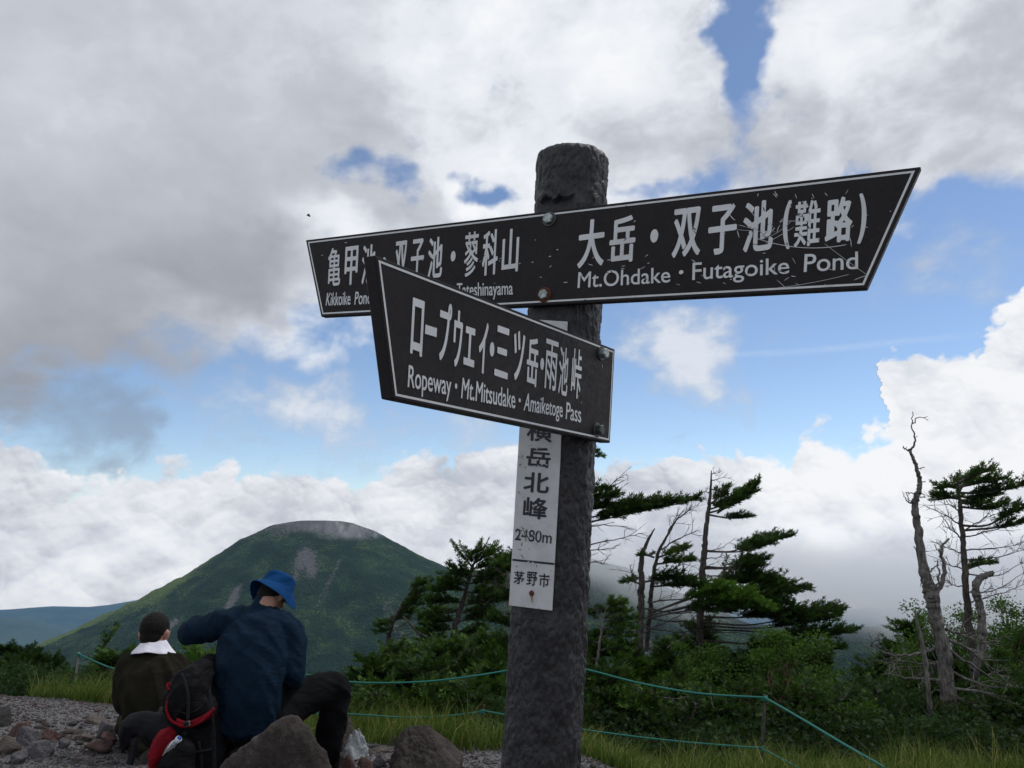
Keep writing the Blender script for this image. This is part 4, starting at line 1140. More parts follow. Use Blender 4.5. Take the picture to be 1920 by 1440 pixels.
def folds(dirv, s1=9.0, amp=0.010, off=0.0):
    dv = np.array(Vector(dirv).normalized())
    def f(co):
        along = co @ dv
        q = co * s1 - np.outer(along, dv) * s1 * 0.82
        r = 1 - np.minimum(np.abs(perlin((q + off).astype(np.float32))) * 2.5, 1)
        q2 = co * s1 * 2.3 - np.outer(along, dv) * s1 * 1.95
        r2 = 1 - np.minimum(np.abs(perlin((q2 + off + 5).astype(np.float32))) * 2.5, 1)
        return (r * amp + r2 * amp * 0.4 - amp * 0.4).astype(np.float32)
    return f

# ---------- man in navy shirt and blue hat
def man_blue():
    Y = 4.6
    base = at(462, 1380, Y); root = empty('person', (base.x, base.y, base.z))
    tag(root, 'man in navy shirt and blue sun hat seated on a rock, left elbow raised', 'person', 'hikers resting on the summit')
    J = dict(pel=at(462, 1352, 4.66), wai=at(467, 1285, 4.64), che=at(480, 1205, 4.72), sho=at(489, 1160, 4.78), nek=at(500, 1135, 4.82), hed=at(514, 1113, 4.90))
    shL, shR = at(428, 1168, 4.78), at(543, 1180, 4.76)
    elL, elR = at(352, 1187, 4.82), at(553, 1266, 4.70)
    haL, haR = at(440, 1180, 5.08), at(541, 1284, 4.98)
    hipL, hipR = at(438, 1358, 4.70), at(500, 1352, 4.70)
    knL, knR = at(455, 1300, 5.16), at(632, 1284, 5.02)
    anL = Vector((knL.x, 5.12, 0.10)); anR = Vector((at(612, 1400, 5.06).x, 5.06, 0.12))
    # body (head, neck, hands and the rest under the clothes)
    P = [lim([J['pel'], J['wai'], J['che'], J['sho']], [(0.15, 0.10), (0.14, 0.09), (0.16, 0.10), (0.10, 0.07)]), lim([J['sho'], J['nek'], J['hed']], [0.060, 0.056, 0.060])]
    for s_, e_, h_ in ((shL, elL, haL), (shR, elR, haR)): P.append(lim([s_, e_], [0.045, 0.036])); P.append(lim([e_, h_], [0.036, 0.027]))
    for h_, k_, a_ in ((hipL, knL, anL), (hipR, knR, anR)): P.append(lim([h_, k_], [0.065, 0.045])); P.append(lim([k_, a_], [0.042, 0.034])); P.append(tube([a_, a_ + Vector((0, 0.12, -0.03))], [(0.035, 0.030), (0.035, 0.022)]))
    fwd = Vector((0.34, 0.72, -0.60)).normalized(); up = Vector((0.28, 0.45, 0.84))
    hp, g, e = head_pieces(J['hed'], fwd, up, 1.02); P += hp
    fl = (haL - elL).normalized(); fr = (haR - elR).normalized()
    P += hand(haL, fl, Vector((0, 0, 1)), Vector((0, 0, 1)).cross(fl).normalized() * 1); P += hand(haR, fr, Vector((0, 0, 1)), fr.cross(Vector((0, 0, 1))).normalized() * -1)
    fuse('body', P, 0.009, M_SKIN, root, 3)
    # shirt
    S = [lim([at(463, 1362, 4.66), J['wai'], J['che'], at(487, 1166, 4.79), at(494, 1140, 4.83)], [(0.198, 0.135), (0.186, 0.128), (0.208, 0.135), (0.165, 0.098), (0.075, 0.066)], 6),
         lim([at(455, 1163, 4.79), shL, at(392, 1176, 4.82), elL], [0.085, 0.082, 0.074, 0.062]), lim([elL, (elL + haL) / 2, elL.lerp(haL, 0.86)], [0.062, 0.052, 0.042]),
         lim([at(520, 1172, 4.79), shR, at(552, 1220, 4.73), elR], [0.080, 0.076, 0.062, 0.058]), lim([elR, (elR + haR) / 2, elR.lerp(haR, 0.84)], [0.057, 0.050, 0.040]),
         lim([at(462, 1163, 4.79), at(515, 1168, 4.79)], [0.078, 0.078])]
    f1, f2 = folds((0.9, 0, -1), 8, 0.013), folds((-0.25, 0, -1), 12, 0.007, 20)
    fuse('shirt', S, 0.010, M_NAVY, root, 4, fold=lambda co: f1(co) + f2(co))
    # collar
    col = [at(494, 1140, 4.83), at(498, 1131, 4.85), at(501, 1125, 4.87)]
    fuse('collar', [tube(col, [(0.072, 0.068), (0.070, 0.066), (0.068, 0.064)], 24)], 0.007, M_NAVY, root, 1)
    # trousers
    T = [lim([at(463, 1350, 4.68), at(463, 1380, 4.67)], [(0.172, 0.11), (0.178, 0.125)]),
         lim([at(505, 1360, 4.68), at(560, 1312, 4.86), knR], [0.125, 0.112, 0.088]), lim([knR, (knR + anR) / 2, anR + Vector((0, 0, 0.02))], [0.088, 0.084, 0.066]),
         lim([hipL, (hipL + knL) / 2, knL], [0.12, 0.105, 0.085]), lim([knL, (knL + anL) / 2, anL], [0.085, 0.075, 0.058])]
    fuse('trousers', T, 0.010, M_BLACK, root, 5, fold=folds((0.6, 0.4, -0.4), 9, 0.009, 3))
    for a_ in (anL, anR):
        fuse('boot', [tube([a_ + Vector((0, -0.05, 0.03)), a_ + Vector((0, 0.03, -0.03)), a_ + Vector((0, 0.18, -0.055))], [(0.05, 0.05), (0.052, 0.05), (0.045, 0.032)], 14), tube([a_ + Vector((0, 0, 0.08)), a_], [0.05, 0.052])], 0.008, M_BOOT, root, 3)
    # hair
    hr = fuse('hair', [ellipsoid(g(0, -0.012, 0.018), (0.083, 0.097, 0.088), e, 24), ellipsoid(g(0, -0.045, -0.035), (0.066, 0.050, 0.05), e, 18)], 0.006, M_HAIR, root, 2)
    # hat: soft crown and drooping brim
    sd = fwd.cross(up).normalized(); u2 = sd.cross(fwd).normalized()
    hc = g(0, -0.005, 0.045)
    ax = (u2 * 0.90 - fwd * 0.18 + Vector((0.02, 0, 0))).normalized(); fx = (fwd - ax * fwd.dot(ax)).normalized(); sx = fx.cross(ax).normalized()
    V, F = [], []; seg = 56
    prof = [(0.0, 0.084), (0.040, 0.086), (0.072, 0.080), (0.088, 0.070), (0.092, 0.056), (0.094, 0.040), (0.100, 0.012), (0.103, 0.0)]
    brim = [(0.112, -0.004), (0.128, -0.011), (0.145, -0.019), (0.160, -0.027), (0.172, -0.034), (0.174, -0.036)]
    for j, (r, z) in enumerate(prof + brim):
        for k in range(seg):
            a = 2 * math.pi * k / seg; t = max(0.0, (r - 0.103) / 0.071)
            droop = (-0.062 * abs(math.sin(a)) ** 1.6 + 0.012 * math.cos(3 * a + 0.6) + 0.018 * max(0, -math.cos(a))) * t - 0.01 * t
            wob = 0.003 * math.sin(5 * a + z * 80) * (1 - t)
            rr = (r + wob) * (1.0 + 0.10 * abs(math.cos(a)) * (1 if r < .11 else .7)) * (1 - 0.16 * t * abs(math.sin(a)))
            V.append(tuple(hc + (sx * (rr * math.sin(a) * 0.97) + fx * (rr * math.cos(a)) + ax * (z + droop)) * 0.93))
    nr = len(prof) + len(brim)
    F = [(j * seg + k, j * seg + (k + 1) % seg, (j + 1) * seg + (k + 1) % seg, (j + 1) * seg + k) for j in range(nr - 1) for k in range(seg)]
    hat = mesh_np('hat', V, np.array(F), M_HAT, smooth=True)
    md = hat.modifiers.new('t', 'SOLIDIFY'); md.thickness = 0.003; md = hat.modifiers.new('s', 'SUBSURF'); md.levels = md.render_levels = 1
    adopt(hat, root)
    # bright blue cloth held in the right hand
    c = at(543, 1285, 4.93)
    fuse('glove', [ellipsoid(c, (0.045, 0.05, 0.018), (0.1, 0.2, 0.3), 16), ellipsoid(c + Vector((0.035, -0.02, 0.008)), (0.04, 0.03, 0.015), (0, -0.4, 0.2), 14), ellipsoid(c + Vector((-0.03, -0.03, -0.004)), (0.03, 0.03, 0.02), (0, 0.3, 0), 14)], 0.006, M_BRIGHT, None, 3,
         fold=folds((1, 0, 0.2), 40, 0.005))
    tag(bpy.data.objects['glove'], 'bright blue cloth held at the waist of the man in navy', 'cloth')
man_blue()

# ---------- man with white towel
def man_towel():
    Y = 5.8
    base = at(285, 1392, Y); root = empty('person', (base.x, base.y, base.z))
    tag(root, 'bareheaded dark-haired man in brown shirt with towel round his neck, seated facing the valley', 'person', 'hikers resting on the summit')
    pel, wai, che, sho, nek, hed = at(285, 1372, 5.84), at(285, 1325, 5.80), at(284, 1270, 5.84), at(288, 1236, 5.88), at(290, 1214, 5.91), at(290, 1187, 5.96)
    shL, shR = at(243, 1250, 5.88), at(330, 1250, 5.88)
    elL, elR = at(233, 1322, 5.84), at(338, 1312, 5.86)
    haL, haR = at(262, 1330, 6.12), at(312, 1328, 6.14)
    hipL, hipR = at(262, 1380, 5.86), at(308, 1380, 5.86); knL, knR = at(244, 1345, 6.28), at(322, 1345, 6.30)
    anL = Vector((knL.x - .02, 6.24, 0.09)); anR = Vector((knR.x + .02, 6.26, 0.09))
    P = [lim([pel, wai, che, sho], [(0.15, 0.10), (0.14, 0.09), (0.17, 0.10), (0.10, 0.07)]), lim([sho, nek, hed], [0.062, 0.058, 0.060])]
    for s_, e_, h_ in ((shL, elL, haL), (shR, elR, haR)): P.append(lim([s_, e_], [0.045, 0.036])); P.append(lim([e_, h_], [0.036, 0.027]))
    for h_, k_, a_ in ((hipL, knL, anL), (hipR, knR, anR)): P.append(lim([h_, k_], [0.065, 0.045])); P.append(lim([k_, a_], [0.042, 0.034])); P.append(tube([a_, a_ + Vector((0, 0.12, -0.03))], [(0.035, 0.030), (0.035, 0.022)]))
    fwd = Vector((0.06, 0.97, -0.22)).normalized(); up = Vector((0, 0.2, 1))
    hp, g, e = head_pieces(hed, fwd, up, 1.20); P += hp
    for h_, e_ in ((haL, elL), (haR, elR)):
        f = (h_ - e_).normalized(); P += hand(h_, f, Vector((0, 0, 1)), f.cross(Vector((0, 0, 1))).normalized() * (1 if h_ is haL else -1))
    fuse('body', P, 0.009, M_SKIN, root, 3)
    S = [lim([at(286, 1374, 5.84), wai, che, at(287, 1240, 5.88), at(289, 1222, 5.90)], [(0.205, 0.14), (0.195, 0.13), (0.225, 0.14), (0.175, 0.10), (0.08, 0.07)], 6),
         lim([at(262, 1246, 5.88), shL, at(232, 1288, 5.86), elL], [0.085, 0.078, 0.064, 0.058]), lim([elL, elL.lerp(haL, 0.85)], [0.056, 0.042]),
         lim([at(312, 1246, 5.88), shR, at(338, 1284, 5.87), elR], [0.085, 0.078, 0.064, 0.058]), lim([elR, elR.lerp(haR, 0.85)], [0.056, 0.042])]
    f1 = folds((0.4, 0, -1), 8, 0.019, 40)
    fuse('shirt', S, 0.010, M_OLIVE, root, 5, fold=f1)
    T = [lim([at(285, 1365, 5.84), at(285, 1392, 5.84)], [(0.19, 0.14), (0.185, 0.14)])]
    for h_, k_, a_ in ((hipL, knL, anL), (hipR, knR, anR)): T += [lim([h_, (h_ + k_) / 2, k_], [0.11, 0.1, 0.08]), lim([k_, (k_ + a_) / 2, a_], [0.08, 0.075, 0.06])]
    fuse('trousers', T, 0.010, M_OLIVE2, root, 5, fold=folds((0.6, 0.4, -0.4), 9, 0.009, 3))
    for a_ in (anL, anR):
        fuse('boot', [tube([a_ + Vector((0, -0.05, 0.03)), a_ + Vector((0, 0.03, -0.03)), a_ + Vector((0, 0.18, -0.055))], [(0.05, 0.05), (0.052, 0.05), (0.045, 0.032)], 14), tube([a_ + Vector((0, 0, 0.08)), a_], [0.05, 0.052])], 0.008, M_BOOT, root, 3)
    fuse('hair', [ellipsoid(g(0, -0.010, 0.028), (0.096, 0.120, 0.113), e, 24), ellipsoid(g(0, -0.038, -0.026), (0.074, 0.074, 0.070), e, 18)], 0.006, M_HAIR, root, 2, fold=lambda co: (fbm(co * 60, 3) * 0.004).astype(np.float32))
    # towel: a folded band round the back of the neck, ends hanging in front
    V = []; seg = 40; prof = [(0.062, 0.030), (0.070, 0.034), (0.082, 0.022), (0.102, 0.006), (0.126, -0.016), (0.146, -0.034), (0.145, -0.044), (0.115, -0.034), (0.085, -0.02)]
    nc = at(290, 1213, 5.91)
    for k in range(seg + 1):
        a = math.pi * (-0.22 + 1.44 * k / seg)          # from the front left, round the back, to the front right
        for (r, z) in prof:
            sdz = abs(math.cos(a)); fr = max(0, -math.sin(a))
            rx = r * (1.0 + 0.02 * math.sin(9 * a)) ; zz = z * (0.80 + 0.35 * sdz) - 0.012 * sdz ** 2 * (r > 0.1) + 0.002 * math.sin(7 * a + r * 60) - fr * 0.07
            V.append((nc.x - math.cos(a) * rx * 1.08, nc.y - math.sin(a) * rx * 0.92 + fr * 0.0, nc.z + zz + 0.012))
    m = len(prof); F = [(k * m + j, k * m + (j + 1) % m, (k + 1) * m + (j + 1) % m, (k + 1) * m + j) for k in range(seg) for j in range(m)]
    F2 = [list(range(m)), list(range(seg * m, seg * m + m))]
    t = mesh_np('towel', V, [np.array(F), np.array(F2)], M_TOWEL, smooth=True)
    md = t.modifiers.new('s', 'SUBSURF'); md.levels = md.render_levels = 2
    tag(t, 'white towel draped round the neck of the bareheaded man', 'towel')
man_towel()

# ------------------------------------------------------------ backpack, bottle, plastic bag
M_PACK = cloth('pack_black', (0.0050, 0.0050, 0.0060), (0.0105, 0.0105, 0.012), rough=0.7)
M_PACKR = cloth('pack_red', (0.13, 0.004, 0.009), (0.21, 0.008, 0.016), rough=0.65)
M_BUCK = new_mat('grey_plastic', (0.10, 0.10, 0.11), 0.4)
M_PAD = cloth('pack_pad', (0.014, 0.014, 0.017), (0.022, 0.022, 0.026), rough=0.8)
def strip(name, pts, w, th, mat, parent, side=None, n=6):
    """webbing strap"""
    ps = bezier(pts, n); V = []; F = []
    for i, p in enumerate(ps):
        d = (ps[min(i + 1, len(ps) - 1)] - ps[max(i - 1, 0)]).normalized()
        s = (side or Vector((1, 0, 0))); s = (s - d * s.dot(d)).normalized(); t = s.cross(d)
        for a, b in ((-1, -1), (1, -1), (1, 1), (-1, 1)): V.append(tuple(p + s * a * w / 2 + t * b * th / 2))
    for i in range(len(ps) - 1):
        for k in range(4): F.append((i * 4 + k, i * 4 + (k + 1) % 4, i * 4 + 4 + (k + 1) % 4, i * 4 + 4 + k))
    F += [(0, 3, 2, 1), tuple(len(V) - 4 + k for k in range(4))]
    o = mesh_np(name, V, np.array(F), mat); 
    if parent: adopt(o, parent)
    return o
def backpack():
    y = 4.5
    b = at(350, 1540, y); root = empty('backpack', (b.x, b.y, 0.0))
    tag(root, 'black hiking backpack with red trim standing against the man in navy', 'backpack')
    c = [Vector((at(368, 1500, 4.52).x, 4.55, 0.02)), at(368, 1440, 4.55), at(366, 1370, 4.57), at(372, 1310, 4.60), at(388, 1262, 4.66), at(396, 1240, 4.70)]
    f = lambda co: (fbm(co * 14, 4) * 0.012 + fbm(co * 40, 3) * 0.004).astype(np.float32)
    fuse('pack_body', [lim(c, [(0.15, 0.12), (0.165, 0.14), (0.16, 0.13), (0.13, 0.12), (0.085, 0.09), (0.05, 0.05)], 5)], 0.009, M_PACK, root, 3, fold=f)
    # lid: bulging top pocket leaning to the left
    lid = [at(331, 1345, 4.44), at(341, 1318, 4.44), at(360, 1284, 4.47), at(382, 1256, 4.54)]
    fuse('lid', [lim(lid, [(0.060, 0.055), (0.098, 0.085), (0.105, 0.09), (0.062, 0.07)], 5), ellipsoid(at(372, 1330, 4.46), (0.10, 0.08, 0.09), (0, 0.4, 0), 18)], 0.008, M_PACK, root, 3, fold=folds((0.5, 0, 1), 16, 0.010, 11))
    strip('red_trim', [at(318, 1305, 4.38), at(312, 1328, 4.36), at(322, 1352, 4.34), at(350, 1362, 4.33), at(378, 1352, 4.34), at(402, 1328, 4.38)], 0.013, 0.008, M_PACKR, root, side=Vector((0.1, 0, 1)))
    strip('red_panel', [at(330, 1352, 4.345), at(350, 1358, 4.34), at(376, 1350, 4.35), at(398, 1336, 4.38)], 0.030, 0.006, M_PACKR, root, side=Vector((0.1, 0, 1)))
    strip('red_trim', [at(316, 1312, 4.38), at(322, 1296, 4.40), at(330, 1284, 4.42)], 0.010, 0.008, M_PACKR, root)
    for q in ((349, 1357), ): 
        fuse('buckle', [tube([at(q[0] - 4, q[1], 4.315), at(q[0] + 4, q[1], 4.315)], [(0.012, 0.006), (0.012, 0.006)], 8)], 0.003, M_PAD, root, 1)
    # hip belt and dangling straps
    fuse('hip_belt', [lim([at(236, 1400, 4.50), at(240, 1372, 4.50), at(256, 1357, 4.50), at(290, 1364, 4.50), at(330, 1380, 4.50)], [(0.024, 0.040), (0.050, 0.045), (0.060, 0.05), (0.078, 0.05), (0.085, 0.05)], 6, ref=(0, 1, 0))], 0.008, M_PAD, root, 4, fold=lambda co: (fbm(co * 20, 3) * 0.004).astype(np.float32))
    strip('strap', [at(236, 1362, 4.42), at(230, 1378, 4.42), at(229, 1396, 4.43), at(232, 1412, 4.44)], 0.022, 0.004, M_PACK, root)
    strip('strap', [at(252, 1385, 4.44), at(250, 1402, 4.43), at(247, 1420, 4.43), at(243, 1434, 4.43)], 0.034, 0.005, M_PAD, root)
    strip('strap', [at(262, 1376, 4.43), at(275, 1395, 4.42), at(288, 1402, 4.42)], 0.02, 0.004, M_PACK, root)
    strip('strap', [at(306, 1420, 4.33), at(318, 1436, 4.32), at(318, 1500, 4.33)], 0.045, 0.006, M_PAD, root)
    strip('strap', [at(384, 1250, 4.52), at(392, 1300, 4.44), at(400, 1380, 4.42), at(402, 1480, 4.42)], 0.022, 0.004, M_PAD, root)
    strip('strap', [at(345, 1372, 4.40), at(350, 1420, 4.39), at(352, 1490, 4.39)], 0.02, 0.004, M_PAD, root)
    strip('strap', [at(340, 1262, 4.38), at(352, 1300, 4.345), at(352, 1352, 4.33)], 0.016, 0.004, M_PAD, root)
    strip('zip', [at(330, 1330, 4.365), at(350, 1338, 4.355), at(374, 1328, 4.36), at(388, 1308, 4.39)], 0.006, 0.004, M_PAD, root)
    strip('webbing', [at(372, 1390, 4.41), at(378, 1440, 4.405), at(372, 1500, 4.40)], 0.016, 0.004, M_PAD, root)
    strip('compression_strap', [at(334, 1402, 4.37), at(360, 1410, 4.385), at(398, 1404, 4.41)], 0.014, 0.004, M_PAD, root)
    strip('buckle', [at(352, 1352, 4.325), at(352, 1362, 4.32)], 0.022, 0.008, M_BUCK, root)
    strip('loop', [at(318, 1294, 4.39), at(313, 1287, 4.39), at(316, 1281, 4.40), at(323, 1286, 4.40)], 0.010, 0.004, M_PACKR, root)
    fuse('side_pocket', [lim([at(290, 1436, 4.38), at(297, 1412, 4.37), at(310, 1386, 4.37), at(318, 1374, 4.38)], [(0.030, 0.04), (0.045, 0.05), (0.046, 0.05), (0.034, 0.04)], 5)], 0.007, M_PACKR, root, 3, fold=folds((0.4, 0, 1), 20, 0.008, 31))
    fuse('front_pocket', [lim([at(330, 1490, 4.38), at(330, 1440, 4.36), at(345, 1395, 4.38)], [(0.09, 0.06), (0.10, 0.07), (0.06, 0.05)], 5)], 0.009, M_PACK, root, 3, fold=f)
    # bottle in the side pocket
    a, d = at(327, 1395, 4.345), (at(339, 1377, 4.34) - at(317, 1403, 4.37)).normalized()
    M_PET = new_mat('clear_bottle', (0.75, 0.80, 0.85), 0.15); M_PET.node_tree.nodes['Principled BSDF'].inputs['Transmission Weight'].default_value = 0.75
    br = empty('bottle', a); tag(br, 'clear drink bottle with blue and white cap in the red side pocket', 'bottle')
    def lathe(name, prof, mat):
        V, F = tube([a + d * z for r, z in prof], [r for r, z in prof], 20, cap=False); n = len(prof)
        o = mesh_np(name, [tuple(v) for v in V], [np.array(F), np.array([[i for i in range(20)]]), np.array([[(n - 1) * 20 + i for i in range(20)]])], mat, smooth=False); adopt(o, br)
    lathe('bottle_body', [(0.026, -0.12), (0.028, -0.11), (0.028, -0.03), (0.022, 0.004), (0.013, 0.022)], M_PET)
    lathe('cap', [(0.016, 0.0245), (0.0165, 0.026), (0.0165, 0.041), (0.015, 0.043)], new_mat('cap_white', (0.62, 0.66, 0.72), 0.4))
    lathe('cap_top', [(0.012, 0.0433), (0.012, 0.0445)], new_mat('cap_blue', (0.015, 0.08, 0.35), 0.4))
backpack()
def bag():
    y = 5.0
    # a crumpled bag standing like a little tent
    P = []
    V = []; nu, nv = 44, 26
    c = at(664, 1418, y)
    for j in range(nv):
        v = j / (nv - 1)                                   # 0 foot .. 1 ridge
        for i in range(nu):
            a = 2 * math.pi * i / nu
            w = 0.072 * (1 - 0.52 * v ** 1.6); dp = 0.055 * (1 - 0.80 * v)
            q = np.array([[math.cos(a) * 1.6, math.sin(a) * 1.6, v * 2.2]], np.float32)
            ripple = 1 + 0.10 * math.sin(3 * a + 5 * v) + 0.30 * float(perlin(q * 1.7)[0]) + 0.12 * float(perlin(q * 4.0)[0])
            V.append((c.x + math.cos(a) * w * ripple + 0.010 * v, c.y + math.sin(a) * dp * ripple, c.z + 0.130 * v + 0.022 * float(perlin(q * 1.3 + 4)[0]) * v - 0.016 * v * math.cos(2 * a)))
    F = [(j * nu + i, j * nu + (i + 1) % nu, (j + 1) * nu + (i + 1) % nu, (j + 1) * nu + i) for j in range(nv - 1) for i in range(nu)]
    m = new_mat('thin_plastic', (0.50, 0.53, 0.54), 0.30)
    bs = m.node_tree.nodes['Principled BSDF']; bs.inputs['Transmission Weight'].default_value = 0.35; bs.inputs['IOR'].default_value = 1.05; bs.inputs['Roughness'].default_value = 0.45
    nt = NT(m.node_tree); tc = nt.node('ShaderNodeTexCoord')
    nt.put(bs.inputs['Normal'], nt.bump(nt.noise(nt.mapping(tc.outputs['Object'], (1, 1, .35)), 60, 4, 0.6, 1.0), 1.0, 0.012))
    o = mesh_np('plastic_bag', V, [np.array(F), np.array([[(nv - 1) * nu + i for i in range(nu)]])], m, smooth=True)
    tag(o, 'crumpled translucent white plastic bag on the stones beside the boulder', 'plastic bag')
    # small white paper crumpled by the rock at the leg
    c = at(592, 1356, 5.2)
bag()
# ------------------------------------------------------------ plants
VR = np.random.default_rng(77)
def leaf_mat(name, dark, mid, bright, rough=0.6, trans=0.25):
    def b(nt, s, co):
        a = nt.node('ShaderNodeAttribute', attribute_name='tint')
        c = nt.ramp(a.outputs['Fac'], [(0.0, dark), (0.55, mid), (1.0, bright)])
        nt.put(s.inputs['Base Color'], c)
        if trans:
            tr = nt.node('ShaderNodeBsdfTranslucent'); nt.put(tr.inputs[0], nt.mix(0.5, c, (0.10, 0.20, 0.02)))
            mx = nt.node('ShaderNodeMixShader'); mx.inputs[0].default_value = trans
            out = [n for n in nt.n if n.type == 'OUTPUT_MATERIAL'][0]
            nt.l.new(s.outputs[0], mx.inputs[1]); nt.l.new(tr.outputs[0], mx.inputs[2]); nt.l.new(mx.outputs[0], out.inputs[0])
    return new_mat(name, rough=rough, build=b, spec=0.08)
M_NEEDLE = leaf_mat('fir_needles', (0.010, 0.022, 0.010), (0.033, 0.070, 0.017), (0.095, 0.175, 0.028), trans=0.15)
M_NEEDLEB = leaf_mat('fir_needles_bright', (0.018, 0.040, 0.010), (0.045, 0.105, 0.014), (0.085, 0.180, 0.022), trans=0.2)
M_LEAF = leaf_mat('broad_leaves', (0.018, 0.042, 0.010), (0.046, 0.100, 0.017), (0.09, 0.18, 0.028), trans=0.3)
M_GRASS = leaf_mat('grass_blades', (0.030, 0.055, 0.010), (0.090, 0.135, 0.024), (0.28, 0.25, 0.09), trans=0.3)
def bark_b(c0, c1, sc_=30):
    def b(nt, s, co):
        n = nt.noise(nt.mapping(co, (1, 1, 0.16)), sc_ * 1.6, 6, 0.7, 0.4); n2 = nt.noise(co, 5, 3)
        c = nt.mix(nt.rng(n, 0.35, 0.65), c0, c1); c = nt.mix(nt.rng(n2, 0.5, 0.7, 0, 0.6), c, tuple(v * 0.55 for v in c0))
        nt.put(s.inputs['Base Color'], c); nt.put(s.inputs['Normal'], nt.bump(n, 0.9, 0.02))
    return b
M_BARK = new_mat('bark_grey', rough=0.9, build=bark_b((0.038, 0.032, 0.028), (0.125, 0.112, 0.100)), spec=0.2)
M_DEAD = new_mat('bark_dead', rough=0.9, build=bark_b((0.075, 0.068, 0.062), (0.235, 0.220, 0.205)), spec=0.2)
M_TWIG = new_mat('twig_red', rough=0.9, build=bark_b((0.06, 0.030, 0.022), (0.13, 0.075, 0.055)), spec=0.2)

def norm(a): return a / np.maximum(np.linalg.norm(a, axis=-1, keepdims=True), 1e-9)
_T = np.array([[0, 0, 0], [.5, .12, .03], [1, 0, .0], [.5, -.12, .03],
               [.12, 0, 0], [.42, .30, .02], [.72, .42, .0], [.50, .17, .02],
               [.12, 0, 0], [.50, -.17, .02], [.72, -.42, .0], [.42, -.30, .02]], np.float32)
_TF = np.array([[0, 1, 2, 3], [4, 7, 6, 5], [8, 11, 10, 9]])
def sprigs(P, D, Ls, tint, roll=None):
    """little fans of needles: position, direction, length"""
    n = len(P); D = norm(D)
    up = np.tile(np.array([0, 0, 1.0]), (n, 1)); S = norm(np.cross(D, up)); U = np.cross(S, D)
    a = VR.normal(0, 0.9, n) if roll is None else roll
    c, s = np.cos(a)[:, None], np.sin(a)[:, None]
    S, U = S * c + U * s, U * c - S * s
    V = P[:, None] + (_T[None, :, :1] * D[:, None] + _T[None, :, 1:2] * S[:, None] + _T[None, :, 2:] * U[:, None]) * Ls[:, None, None]
    F = (_TF[None] + (np.arange(n) * 12)[:, None, None]).reshape(-1, 4)
    return V.reshape(-1, 3), F, np.repeat(tint, 3)
def bez_np(pts, n=8):
    return np.array([p[:] for p in bezier([Vector(p) for p in pts], n)])
def twig_tube(pts, r, seg=5):
    pts = np.asarray(pts); n = len(pts); d = np.gradient(pts, axis=0); d = norm(d)
    s = norm(np.cross(d, np.array([0.13, 0.9, 0.2]))); u = np.cross(s, d)
    a = np.arange(seg) * 2 * math.pi / seg
    r = np.asarray(r) if np.ndim(r) else np.full(n, r)
    V = pts[:, None] + (np.cos(a)[None, :, None] * s[:, None] + np.sin(a)[None, :, None] * u[:, None]) * r[:, None, None]
    i = np.arange(n * seg).reshape(n, seg); j = np.roll(i, -1, 1)
    F = np.stack([i[:-1], j[:-1], j[1:], i[1:]], -1).reshape(-1, 4)
    return V.reshape(-1, 3), F
class Acc:
    def __init__(s): s.V, s.F, s.T, s.n = [], [], [], 0
    def add(s, V, F, t=None):
        if len(V) == 0: return
        s.V.append(V); s.F.append(F + s.n); s.n += len(V)
        if t is not None: s.T.append(t)
    def build(s, name, mat, parent, smooth=False):
        if not s.V: return None
        T = np.concatenate(s.T) if s.T else None
        o = mesh_np(name, np.concatenate(s.V), np.concatenate(s.F), mat, smooth=smooth, attrs={'tint': ('FLOAT', 'FACE', T)} if T is not None else None)
        if parent is not None: adopt_deep(o, parent)
        return o
def adopt_deep(o, parent):
    o.parent = parent
    o.matrix_parent_inverse = world_loc(parent).inverted()
def world_loc(p):
    M = Matrix.Translation(p.location)
    return M if p.type == 'EMPTY' else Matrix.Identity(4) if p.parent is None else Matrix.Identity(4)

